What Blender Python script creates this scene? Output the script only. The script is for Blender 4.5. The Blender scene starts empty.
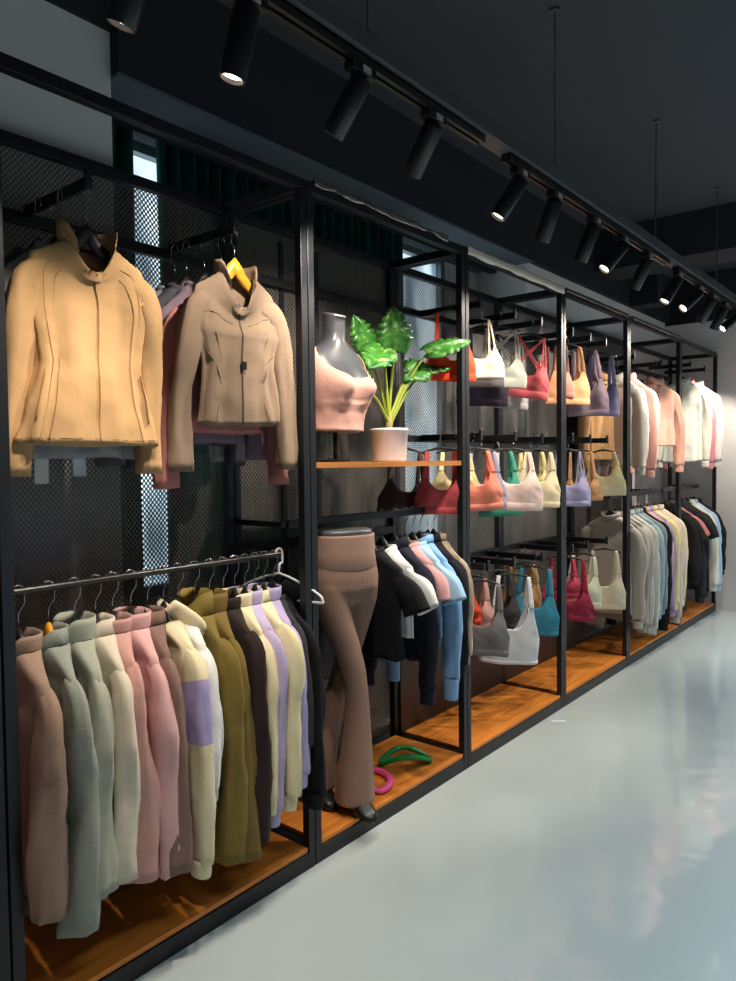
import bpy, bmesh, math, random
from mathutils import Vector, Matrix, noise
R = math.radians
PI = math.pi
random.seed(7)
SC = bpy.context.scene
COL = SC.collection

# ------------------------------------------------------------------ colours and materials
def lin(c):
    return tuple(((v/255)/12.92 if v/255 <= .04045 else ((v/255+.055)/1.055)**2.4) for v in c)

MATS = {}
def new_mat(name):
    m = bpy.data.materials.new(name); m.use_nodes = True
    nt = m.node_tree
    return m, nt, nt.nodes['Principled BSDF']

def plain(name, rgb, rough=.5, metal=0., spec=.5, bump=0., bscale=60., var=0., vscale=4.):
    if name in MATS: return MATS[name]
    m, nt, b = new_mat(name)
    c = lin(rgb)
    b.inputs['Roughness'].default_value = rough
    b.inputs['Metallic'].default_value = metal
    b.inputs['Specular IOR Level'].default_value = spec
    b.inputs['Base Color'].default_value = (*c, 1)
    tc = nt.nodes.new('ShaderNodeTexCoord')
    n = nt.nodes.new('ShaderNodeTexNoise'); n.inputs['Scale'].default_value = vscale; n.inputs['Detail'].default_value = 4
    nt.links.new(tc.outputs['Object'], n.inputs['Vector'])
    mx = nt.nodes.new('ShaderNodeMix'); mx.data_type = 'RGBA'
    k = max(var, .03)
    mx.inputs[6].default_value = (*[v*(1-k) for v in c], 1)
    mx.inputs[7].default_value = (*[min(1, v*(1+k)) for v in c], 1)
    nt.links.new(n.outputs['Fac'], mx.inputs[0]); nt.links.new(mx.outputs[2], b.inputs['Base Color'])
    if bump:
        n2 = nt.nodes.new('ShaderNodeTexNoise'); n2.inputs['Scale'].default_value = bscale; n2.inputs['Detail'].default_value = 3
        nt.links.new(tc.outputs['Object'], n2.inputs['Vector'])
        bp = nt.nodes.new('ShaderNodeBump'); bp.inputs['Strength'].default_value = bump; bp.inputs['Distance'].default_value = .01
        nt.links.new(n2.outputs['Fac'], bp.inputs['Height']); nt.links.new(bp.outputs['Normal'], b.inputs['Normal'])
    MATS[name] = m
    return m

def fabric(rgb, heather=0., rough=.85, sheen=.25):
    """knit cloth: colour, optional heathered yarn, fine weave bump"""
    key = 'cloth_%d_%d_%d_%d' % (*rgb, int(heather*100))
    if key in MATS: return MATS[key]
    m, nt, b = new_mat(key)
    c = lin(rgb)
    b.inputs['Roughness'].default_value = rough
    b.inputs['Specular IOR Level'].default_value = .2
    b.inputs['Sheen Weight'].default_value = sheen
    b.inputs['Sheen Roughness'].default_value = .5
    b.inputs['Sheen Tint'].default_value = (*[min(1, v*1.4+.02) for v in c], 1)
    tc = nt.nodes.new('ShaderNodeTexCoord')
    mp = nt.nodes.new('ShaderNodeMapping'); mp.inputs['Scale'].default_value = (260, 260, 420)
    nt.links.new(tc.outputs['Object'], mp.inputs['Vector'])
    n = nt.nodes.new('ShaderNodeTexNoise'); n.inputs['Scale'].default_value = 1; n.inputs['Detail'].default_value = 2
    nt.links.new(mp.outputs['Vector'], n.inputs['Vector'])
    k = max(heather, .04)
    mx = nt.nodes.new('ShaderNodeMix'); mx.data_type = 'RGBA'
    mx.inputs[6].default_value = (*[v*(1-1.3*k) for v in c], 1)
    mx.inputs[7].default_value = (*[min(.95, v*(1+1.3*k)) for v in c], 1)
    nt.links.new(n.outputs['Fac'], mx.inputs[0]); nt.links.new(mx.outputs[2], b.inputs['Base Color'])
    n2 = nt.nodes.new('ShaderNodeTexNoise'); n2.inputs['Scale'].default_value = 22; n2.inputs['Detail'].default_value = 5
    nt.links.new(tc.outputs['Object'], n2.inputs['Vector'])
    ad = nt.nodes.new('ShaderNodeMath'); ad.operation = 'MULTIPLY_ADD'; ad.inputs[1].default_value = .12
    nt.links.new(n.outputs['Fac'], ad.inputs[0]); nt.links.new(n2.outputs['Fac'], ad.inputs[2])
    bp = nt.nodes.new('ShaderNodeBump'); bp.inputs['Strength'].default_value = .25; bp.inputs['Distance'].default_value = .012
    nt.links.new(ad.outputs[0], bp.inputs['Height']); nt.links.new(bp.outputs['Normal'], b.inputs['Normal'])
    MATS[key] = m
    return m

def wood(name, c1, c2, rough=.45, axis=0, scale=1.):
    if name in MATS: return MATS[name]
    m, nt, b = new_mat(name)
    b.inputs['Roughness'].default_value = rough
    tc = nt.nodes.new('ShaderNodeTexCoord')
    mp = nt.nodes.new('ShaderNodeMapping')
    s = [34*scale]*3; s[axis] = 1.6*scale
    mp.inputs['Scale'].default_value = s
    nt.links.new(tc.outputs['Object'], mp.inputs['Vector'])
    n = nt.nodes.new('ShaderNodeTexNoise'); n.inputs['Scale'].default_value = 1.; n.inputs['Detail'].default_value = 6; n.inputs['Distortion'].default_value = .6
    nt.links.new(mp.outputs['Vector'], n.inputs['Vector'])
    cr = nt.nodes.new('ShaderNodeValToRGB')
    cr.color_ramp.elements[0].position = .3; cr.color_ramp.elements[0].color = (*lin(c1), 1)
    cr.color_ramp.elements[1].position = .7; cr.color_ramp.elements[1].color = (*lin(c2), 1)
    nt.links.new(n.outputs['Fac'], cr.inputs['Fac']); nt.links.new(cr.outputs['Color'], b.inputs['Base Color'])
    bp = nt.nodes.new('ShaderNodeBump'); bp.inputs['Strength'].default_value = .08; bp.inputs['Distance'].default_value = .003
    nt.links.new(n.outputs['Fac'], bp.inputs['Height']); nt.links.new(bp.outputs['Normal'], b.inputs['Normal'])
    MATS[name] = m
    return m

def perforated():
    """black sheet steel with a staggered grid of punched holes"""
    m, nt, b = new_mat('perforated_steel')
    b.inputs['Base Color'].default_value = (*lin((108, 102, 98)), 1)
    b.inputs['Roughness'].default_value = .45; b.inputs['Metallic'].default_value = .3
    tc = nt.nodes.new('ShaderNodeTexCoord')
    L = nt.links.new
    ds = []
    for off in (0., .5):
        mp = nt.nodes.new('ShaderNodeMapping'); mp.inputs['Scale'].default_value = (1/.017, 0, 1/.017*.85)
        mp.inputs['Location'].default_value = (off, 0, off)
        L(tc.outputs['Object'], mp.inputs['Vector'])
        fr = nt.nodes.new('ShaderNodeVectorMath'); fr.operation = 'FRACTION'; L(mp.outputs[0], fr.inputs[0])
        sb = nt.nodes.new('ShaderNodeVectorMath'); sb.operation = 'SUBTRACT'; sb.inputs[1].default_value = (.5, 0, .5); L(fr.outputs[0], sb.inputs[0])
        ln = nt.nodes.new('ShaderNodeVectorMath'); ln.operation = 'LENGTH'; L(sb.outputs[0], ln.inputs[0])
        ds.append(ln.outputs['Value'])
    mn = nt.nodes.new('ShaderNodeMath'); mn.operation = 'MINIMUM'; L(ds[0], mn.inputs[0]); L(ds[1], mn.inputs[1])
    gt = nt.nodes.new('ShaderNodeMath'); gt.operation = 'GREATER_THAN'; gt.inputs[1].default_value = .27; L(mn.outputs[0], gt.inputs[0])
    L(gt.outputs[0], b.inputs['Alpha'])
    return m

BLACK = plain('black_powder_coat', (27, 29, 34), .42, .25, .5, .05, 200)
BLACK2 = plain('black_plastic', (16, 16, 18), .38)
VELVET = plain('black_hanger', (24, 22, 22), .5)
CHROME = plain('chrome_wire', (190, 190, 195), .22, 1.)
DARKWALL = plain('charcoal_paint', (40, 42, 48), .85, 0, .3, .15, 18, .08, 3)
CEIL = plain('charcoal_ceiling', (66, 69, 74), .9, 0, .2, .25, 9, .12, 2)
WHITE = plain('white_wall_paint', (226, 221, 218), .8, 0, .3, .1, 30, .03, 2)
PERF = perforated()
BOARD = wood('orange_wood_board', (190, 106, 34), (234, 146, 58), .42, 0)
SHELFW = wood('honey_wood_shelf', (150, 92, 40), (192, 128, 62), .4, 0)
WALNUT = wood('dark_brown_laminate', (42, 26, 18), (62, 38, 26), .5, 0)
YELLOWWOOD = wood('yellow_wood', (196, 134, 30), (224, 164, 52), .35, 0, 2.)
CURTAIN = plain('green_curtain', (22, 92, 82), .8, 0, .2, .1, 120, .15, 8)
WHITEPLASTIC = plain('white_plastic', (225, 225, 225), .35)
GREYMETAL = plain('grey_track_paint', (74, 74, 76), .5, .2)
LABELGREY = plain('grey_label', (150, 146, 146), .5)

# ------------------------------------------------------------------ object helpers
def link(name, me, mat=None, parent=None, loc=(0, 0, 0), rot=None, smooth=True):
    if mat is not None:
        for mm in (mat if isinstance(mat, (list, tuple)) else [mat]): me.materials.append(mm)
    if smooth:
        for p in me.polygons: p.use_smooth = True
    o = bpy.data.objects.new(name, me); COL.objects.link(o)
    o.location = loc
    if rot: o.rotation_euler = rot
    if parent: o.parent = parent
    return o

def tag(o, label=None, cat=None, group=None, kind=None):
    if label: o['label'] = label
    if cat: o['category'] = cat
    if group: o['group'] = group
    if kind: o['kind'] = kind
    return o

def thing(name, label, cat, loc=(0, 0, 0), rz=0., group=None, rot=None):
    o = bpy.data.objects.new(name, None); COL.objects.link(o)
    o.empty_display_size = .05
    o.location = loc; o.rotation_euler = rot or (0, 0, rz)
    return tag(o, label, cat, group)

class MB:
    """collects shapes into one mesh"""
    def __init__(self): self.bm = bmesh.new()
    def box(self, x0, x1, y0, y1, z0, z1, bev=.0):
        vs = [self.bm.verts.new(p) for p in ((x0,y0,z0),(x1,y0,z0),(x1,y1,z0),(x0,y1,z0),(x0,y0,z1),(x1,y0,z1),(x1,y1,z1),(x0,y1,z1))]
        fs = [self.bm.faces.new([vs[i] for i in f]) for f in ((3,2,1,0),(4,5,6,7),(0,1,5,4),(1,2,6,5),(2,3,7,6),(3,0,4,7))]
        if bev:
            es = list({e for f in fs for e in f.edges})
            bmesh.ops.bevel(self.bm, geom=es, offset=bev, segments=2, affect='EDGES', profile=.5)
        return self
    def grid(self, rows, close=True, cap0=False, cap1=False, mi=None):
        """loft a list of rings (each the same count)"""
        V = [[self.bm.verts.new(p) for p in r] for r in rows]
        n = len(rows[0])
        for i in range(len(rows)-1):
            for j in range(n if close else n-1):
                k = (j+1) % n
                f = self.bm.faces.new((V[i][j], V[i][k], V[i+1][k], V[i+1][j]))
                if mi: f.material_index = mi(i, j)
        if cap0: self.bm.faces.new(list(reversed(V[0])))
        if cap1: self.bm.faces.new(V[-1])
        return self
    def tube(self, pts, rad, n=8, cap=True, flat=None, ref=None):
        """swept tube; rad a number, or a list, or list of (ra, rb); ref fixes the ra axis"""
        pts = [Vector(p) for p in pts]
        rows = []
        prev = None
        for i, p in enumerate(pts):
            a = pts[max(i-1, 0)]; b = pts[min(i+1, len(pts)-1)]
            t = (b-a).normalized()
            if ref is not None: u = Vector(ref)
            elif prev is not None: u = prev
            else: u = Vector((1, 0, 0)) if abs(t.x) < .8 else Vector((0, 1, 0))
            u = (u - t*u.dot(t)).normalized(); prev = u
            w = t.cross(u)
            r = rad[i] if isinstance(rad, (list, tuple)) else rad
            ra, rb = r if isinstance(r, (list, tuple)) else (r, r)
            if flat: rb = ra*flat
            rows.append([p + u*(ra*math.cos(2*PI*k/n)) + w*(rb*math.sin(2*PI*k/n)) for k in range(n)])
        return self.grid(rows, True, cap, cap)
    def cyl(self, p0, p1, r0, r1=None, n=20, cap=True):
        return self.tube([p0, p1], [r0, r0 if r1 is None else r1], n, cap)
    def lathe(self, prof, n=32, cap0=False, cap1=False, cx=0, cy=0):
        return self.grid([[(cx+r*math.cos(2*PI*k/n), cy+r*math.sin(2*PI*k/n), z) for k in range(n)] for r, z in prof], True, cap0, cap1)
    def mesh(self, name):
        bmesh.ops.recalc_face_normals(self.bm, faces=self.bm.faces)
        me = bpy.data.meshes.new(name); self.bm.to_mesh(me); self.bm.free()
        return me
    def build(self, name, mat, parent=None, loc=(0, 0, 0), rot=None, smooth=False):
        return link(name, self.mesh(name), mat, parent, loc, rot, smooth)

def smoothpts(pts, k=4):
    """Catmull-Rom through points"""
    P = [Vector(p) for p in pts]; out = []
    for i in range(len(P)-1):
        a = P[max(i-1, 0)]; b = P[i]; c = P[i+1]; d = P[min(i+2, len(P)-1)]
        for j in range(k):
            t = j/k
            out.append(.5*((2*b)+(c-a)*t+(2*a-5*b+4*c-d)*t*t+(3*b-a-3*c+d)*t**3))
    out.append(P[-1]); return out

def interp(tab, z):
    """tab: list of tuples sorted by first value descending; linear-smooth interpolation of the rest"""
    if z >= tab[0][0]: return tab[0][1:]
    for a, b in zip(tab, tab[1:]):
        if z >= b[0]:
            t = (a[0]-z)/(a[0]-b[0]); 
            return tuple(x+(y-x)*t for x, y in zip(a[1:], b[1:]))
    return tab[-1][1:]

def spow(v, p): return math.copysign(abs(v)**p, v)

# ------------------------------------------------------------------ room
def struct(name, mb, mat): return tag(mb.build(name, mat), kind='structure')
XL, XE = -2.6, 7.72          # room from the left to the end wall
YB = 2.35                    # face of the back wall
RX0, RX1 = 1.48, 4.66        # window recess
ZB, ZC = 2.87, 3.32          # bulkhead underside, ceiling

def floor_mat():
    m, nt, b = new_mat('glossy_epoxy_floor')
    L = nt.links.new
    tc = nt.nodes.new('ShaderNodeTexCoord')
    n = nt.nodes.new('ShaderNodeTexNoise'); n.inputs['Scale'].default_value = .9; n.inputs['Detail'].default_value = 3
    L(tc.outputs['Object'], n.inputs['Vector'])
    mx = nt.nodes.new('ShaderNodeMix'); mx.data_type = 'RGBA'
    mx.inputs[6].default_value = (*lin((170, 180, 180)), 1); mx.inputs[7].default_value = (*lin((190, 197, 195)), 1)
    L(n.outputs['Fac'], mx.inputs[0]); L(mx.outputs[2], b.inputs['Base Color'])
    b.inputs['Roughness'].default_value = .09
    b.inputs['Specular IOR Level'].default_value = .6
    n1 = nt.nodes.new('ShaderNodeTexNoise'); n1.inputs['Scale'].default_value = 3.2; n1.inputs['Detail'].default_value = 2
    n2 = nt.nodes.new('ShaderNodeTexNoise'); n2.inputs['Scale'].default_value = 45; n2.inputs['Detail'].default_value = 2
    L(tc.outputs['Object'], n1.inputs['Vector']); L(tc.outputs['Object'], n2.inputs['Vector'])
    ma = nt.nodes.new('ShaderNodeMath'); ma.operation = 'MULTIPLY_ADD'; ma.inputs[1].default_value = .012
    L(n2.outputs['Fac'], ma.inputs[0]); L(n1.outputs['Fac'], ma.inputs[2])
    bp = nt.nodes.new('ShaderNodeBump'); bp.inputs['Strength'].default_value = .32; bp.inputs['Distance'].default_value = .02
    L(ma.outputs[0], bp.inputs['Height']); L(bp.outputs['Normal'], b.inputs['Normal'])
    return m

struct('floor', MB().box(XL, XE+.1, -4, 2.9, -.1, 0), floor_mat())
struct('ceiling', MB().box(XL, XE+.1, -4, 2.9, ZC, ZC+.1), CEIL)
w = MB()
w.box(XL, RX0, YB, 2.9, 0, 3.02)                 # white pier on the left
w.box(RX1, XE, YB, 2.9, 0, ZB)                   # white wall on the right
w.box(RX0, RX1, 2.75, 2.9, 0, .92)               # under the window
w.box(4.2, RX1, 2.75, 2.9, .92, ZB)
struct('wall_back', w, WHITE)
struct('trim_1', MB().box(RX0, XE, 2.3, 2.9, ZB, ZC), DARKWALL)          # bulkhead over the racks
struct('trim_7', MB().box(RX0, RX1, 2.302, 2.9, ZB-.012, ZB), plain('underside_grey', (92, 100, 106), .9, 0, .2, .3, 14, .15, 5))  # thin slab along the bulkhead underside, paler grey than its face
struct('trim_2', MB().box(XL, RX0, 2.33, 2.9, 3.02, ZC), DARKWALL)
struct('trim_3', MB().box(5.75, 6.15, -4, 2.3, 3.0, ZC), DARKWALL)       # ceiling beam across the room
struct('trim_4', MB().box(6.55, 6.75, 2.06, 2.3, ZB-.02, ZC), DARKWALL)
struct('wall_right', MB().box(XE, XE+.1, -4, 2.9, 0, 2.84), WHITE)
struct('trim_5', MB().box(XE-.002, XE+.1, -4, 2.9, 2.84, ZC), DARKWALL)
# window in the recess
wf = MB()
wf.box(RX0, 4.2, 2.72, 2.76, .92, .97); wf.box(RX0, 4.2, 2.72, 2.76, 2.82, ZB)
for x in (RX0, 2.35, 3.25, 4.15): wf.box(x, x+.05, 2.72, 2.76, .97, 2.82)
win = struct('window_1', wf, plain('window_frame', (120, 128, 132), .4, .4))
def daylight():
    m = bpy.data.materials.new('daylight_pane'); m.use_nodes = True; nt = m.node_tree; nt.nodes.clear()
    out = nt.nodes.new('ShaderNodeOutputMaterial'); em = nt.nodes.new('ShaderNodeEmission')
    tc = nt.nodes.new('ShaderNodeTexCoord'); n = nt.nodes.new('ShaderNodeTexNoise'); n.inputs['Scale'].default_value = 2.2
    mp = nt.nodes.new('ShaderNodeMapping'); mp.inputs['Scale'].default_value = (2.4, 1, .7)
    cr = nt.nodes.new('ShaderNodeValToRGB')
    cr.color_ramp.elements[0].position = .35; cr.color_ramp.elements[0].color = (.10, .17, .22, 1)
    cr.color_ramp.elements[1].position = .7; cr.color_ramp.elements[1].color = (.75, .92, 1, 1)
    nt.links.new(tc.outputs['Object'], mp.inputs[0]); nt.links.new(mp.outputs[0], n.inputs['Vector']); nt.links.new(n.outputs['Fac'], cr.inputs['Fac'])
    nt.links.new(cr.outputs['Color'], em.inputs['Color']); em.inputs['Strength'].default_value = 2.0
    nt.links.new(em.outputs[0], out.inputs['Surface'])
    return m
tag(MB().box(RX0, 4.2, 2.765, 2.775, .97, 2.82).build('window_pane', daylight(), win))

def curtain(name, x0, x1, label, pleat=.075):
    n = int((x1-x0)/.006)
    rows = []
    for k in range(9):
        z = 2.83 - k*(2.83-.35)/8
        a = .028*(1+.25*k/8)
        r = []
        for i in range(n+1):
            x = x0+(x1-x0)*i/n
            ph = 2*PI*x/pleat + 1.2*noise.noise((x*4, k*.15, 3))
            r.append((x, 2.6+a*math.sin(ph)+.006*math.sin(2.3*ph), z))
        rows.append(r)
    me = MB().grid(rows, close=False).mesh(name)
    o = link(name, me, CURTAIN)
    md = o.modifiers.new('thickness', 'SOLIDIFY'); md.thickness = .003
    return tag(o, label, 'curtain', None)
curtain('curtain', RX0+.005, 1.735, 'narrow dark green pleated curtain left of the slit of daylight')
curtain('curtain', 1.84, 3.56, 'wide dark green pleated curtain behind the tops of the first two racks')
struct('trim_6', MB().box(RX0, RX1, 2.58, 2.63, 2.83, ZB-.013), DARKWALL)    # curtain track

# ------------------------------------------------------------------ the display racks
XS = [.818, 1.934, 3.017, 4.128, 5.232, 6.476, 7.664]
YF, YR, HT = 1.839, 2.29, 2.514
P = .032
def arm(name, parent, x, z, y0=1.90, y1=2.26, mat=None):
    m = MB().box(x-.007, x+.007, y0, y1, z-.018, z+.016, .002)
    o = m.build(name, mat or BLACK2, parent)
    MB().box(x-.011, x+.011, y0-.012, y0, z-.022, z+.034, .003).build('end_cap', GREYMETAL if mat else BLACK, o)
    return o

def rack(label, x0, x1, back=True, low_panel=False, rails=(), arms=(), shelf=None, hang=None, films=(), board=BOARD):
    t = thing('display_rack', label, 'clothing rack', ((x0+x1)/2, (YF+YR)/2, 0), group='black steel racks along the wall')
    mx, my = (x0+x1)/2, (YF+YR)/2
    def part(name, mb, mat):
        o = mb.build(name, mat, t, (-mx, -my, 0)); return o
    for x in (x0+.002, x1-.002-P):
        for y in (YF, YR-P):
            part('post', MB().box(x, x+P, y, y+P, 0, HT-.036, .002), BLACK)
    part('top_beam', MB().box(x0+.002, x1-.002, YF, YF+P, HT-.036, HT, .002), BLACK)
    part('top_beam', MB().box(x0+.002, x1-.002, YR-P, YR, HT-.036, HT, .002), BLACK)
    for x in (x0+.002, x1-.002-P):
        part('side_rail', MB().box(x, x+P, YF+P, YR-P, HT-.036, HT, .002), BLACK)
        part('side_rail', MB().box(x, x+P, YF+P, YR-P, .0, .06, .002), BLACK)
    part('base_beam', MB().box(x0+P+.002, x1-.002-P, YF, YF+P, 0, .06, .002), BLACK)
    part('base_beam', MB().box(x0+P+.002, x1-.002-P, YR-P, YR, 0, .06, .002), BLACK)
    part('base_board', MB().box(x0+P+.003, x1-P-.003, YF+.006, YR-P-.001, .061, .079, .002), board)
    if back:
        part('back_panel', MB().box(x0+.004, x1-.004, YR+.001, YR+.003, .56 if low_panel else .1, 2.49), PERF)
    if low_panel:
        part('lower_panel', MB().box(x0+.004, x1-.004, YR-P-.012, YR-P-.001, .08, .56), WALNUT)
    for z in rails:
        part('rear_rail', MB().box(x0+P+.003, x1-.003-P, YR-P, YR-.004, z-.018, z+.018, .002), BLACK)
    for x, z in arms:
        o = arm('faceout_arm', t, x, z); o.location = (-mx, -my, 0)
    if hang:
        yy, z, sq = hang
        m = MB()
        if sq: m.box(x0+P+.003, x1-.003-P, yy-.009, yy+.009, z-.034, z, .004)
        else: m.cyl((x0+.01, yy, z-.011), (x1-.01, yy, z-.011), .011, n=16)
        part('hanging_rail', m, BLACK if sq else plain('dark_chrome_rail', (70, 68, 66), .3, .9))
        for x in (x0+.018, x1-.018):
            part('rail_bracket', MB().box(x-.012, x+.012, yy, YR-P, z-.028, z-.006, .002), BLACK)
    return t, part

# bay beyond the left edge of the photo
rack('black steel rack cut off by the left edge, left of the first full rack', -.25, .816, True, hang=(2.0, 1.165, False))
r1, part1 = rack('black steel rack nearest the camera with the two brown jackets above the rail of sweatshirts', XS[0], XS[1], True,
     rails=(2.265, .62), arms=((1.115, 2.285), (1.645, 2.285)), hang=(2.0, 1.165, False))
r2, part2 = rack('black steel rack with the wooden shelf, bust and leaf plant', XS[1], XS[2], True, rails=(2.265, 1.15), hang=(2.0, 1.28, True))
A3 = [(3.25, 2.29), (3.62, 2.29), (3.94, 2.295), (3.25, 1.625), (3.62, 1.625), (3.95, 1.62), (3.32, .945), (3.60, .935), (3.95, .925)]
A4 = [(4.38, 2.292), (4.66, 2.294), (4.93, 2.294), (4.38, 1.63), (4.66, 1.63), (4.96, 1.63), (4.38, .93), (4.62, .93), (4.96, .93)]
r3, part3 = rack('black steel rack of sports bras with beige film left on its top beam', XS[2], XS[3], True, True, (2.29, 1.62, .93), A3)
r4, part4 = rack('black steel rack of bras and camisoles right of the coral bra rack', XS[3], XS[4], True, True, (2.29, 1.62, .93), A4)
r5, part5 = rack('black steel rack with pale pink tops above pastel long shirts', XS[4], XS[5], True, rails=(2.27,), arms=((5.50, 2.26), (6.12, 2.27)), hang=(2.0, 1.24, True))
r6, part6 = rack('black steel rack at the far end against the white wall', XS[5], XS[6], False, rails=(2.29, 1.9), arms=((6.95, 2.34), (7.42, 2.34)), hang=(2.0, 1.24, True))

# curved wooden shelf in the second rack
def bow_shelf():
    m = MB(); N = 24; x0, x1 = XS[1]+P+.004, XS[2]-P-.004
    top = []; bot = []
    for i in range(N+1):
        x = x0+(x1-x0)*i/N; y = YF+.006 + .0*math.sin(PI*i/N)
        top.append((x, y)); 
    rows = [[(x, y, 1.478) for x, y in top]+[(x1, 2.09, 1.478), (x0, 2.09, 1.478)],
            [(x, y, 1.5) for x, y in top]+[(x1, 2.09, 1.5), (x0, 2.09, 1.5)]]
    m.grid(rows, True, True, True)
    return m
part2('shelf', bow_shelf(), SHELFW)
# slotted strips on the back of the second rack
def slots(x):
    m = MB()
    m.box(x-.012, x+.012, YR-.006, YR, .1, 2.45)
    return m
for x in (2.24, 2.46): part2('slotted_strip', slots(x), BLACK)
# wrapping film on the top beams
def film(x0, x1, h, seed, amp=.006, t=.0):
    rows = []; n = 70
    for k, (dy, dz) in enumerate(((.034, .004), (.0, .006), (-.004, .0), (-.006, -h*.5), (-.004, -h))):
        r = []
        for i in range(n+1):
            x = x0+(x1-x0)*i/n
            q = noise.noise((x*9+seed, k*.9, seed)); q2 = noise.noise((x*40+seed, k*2.1, seed))
            r.append((x, YF+dy-.003-abs(q)*amp-.3*amp*abs(q2), HT+dz+(q*amp*1.6 if k > 2 else abs(q)*amp)+.002))
        rows.append(r)
    return MB().grid(rows, close=False)
BEIGE = plain('beige_protective_film', (226, 211, 192), .4, 0, .5, .2, 30)
CLEAR = plain('crumpled_silver_film', (150, 142, 136), .25, .5, .5, .4, 40)
def fpart(pp, mb, mat):
    o = pp('protective_film', mb, mat)
    for p in o.data.polygons: p.use_smooth = True
    md = o.modifiers.new('thickness', 'SOLIDIFY'); md.thickness = .0008
    return o
fpart(part3, film(3.03, 4.12, .04, 3.1), BEIGE)
fpart(part2, film(1.97, 2.86, .012, 5.2, .012), CLEAR)
fpart(part4, film(4.15, 5.2, .02, 8.2, .004), plain('scuffed_film', (96, 90, 86), .3, .4, .5, .4, 40))
fpart(part5, film(5.3, 6.45, .02, 2.2, .004), plain('tan_film', (120, 108, 98), .35, .3, .5, .4, 40))

# ------------------------------------------------------------------ hangers
def hook_pts(zneck, r=.017, stem=.0):
    """wire from the hanger neck up and over the rail; the rail top is z=0"""
    c = Vector((0, 0, -.011))
    pts = [(0, 0, zneck), (0, .0, zneck+.02), (0, r*.3, zneck+.035), (0, r, -.045), (0, r, -.012)]
    for a in range(20, 200, 20):
        pts.append((0, r*math.cos(R(a)), -.011+r*math.sin(R(a))))
    pts.append((0, -r*.95, -.022))
    return pts

_hc = {}
def hanger_meshes(half, drop, thick, zneck, mat, p):
    k = (round(half, 3), round(drop, 3), thick, round(zneck, 3), mat.name, p)
    if k not in _hc:
        m = MB(); N = 24; pts = []; rr = []
        for i in range(N+1):
            u = -1+2*i/N
            z = zneck-.012-drop*(u*u+.0016)**(p*.5)
            pts.append((u*half, .010*u*u, z)); e = 1-.45*abs(u)
            rr.append((thick*e*1.2, thick*.62+.004*abs(u)**3))
        m.tube(pts, rr, 10, True, ref=(0, 0, 1))
        me1 = m.mesh('hanger_body'); me1.materials.append(mat)
        me2 = MB().tube(smoothpts(hook_pts(zneck-.018), 3), .0017, 6).mesh('hanger_hook'); me2.materials.append(CHROME)
        for me in (me1, me2):
            for q in me.polygons: q.use_smooth = True
        _hc[k] = (me1, me2)
    return _hc[k]

def hanger(label, x, y, z, rz, mat=None, half=.16, drop=.12, thick=.015, zneck=-.10, group='garment hangers', tilt=0, p=.85):
    me1, me2 = hanger_meshes(half, drop, thick, zneck, mat or VELVET, p)
    t = thing('clothes_hanger', label, 'hanger', (x, y, z), rz, group, rot=(0, tilt, rz))
    for nme, me in (('hanger_arms', me1), ('hook', me2)):
        o = bpy.data.objects.new(nme, me); COL.objects.link(o); o.parent = t
    return t

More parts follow.
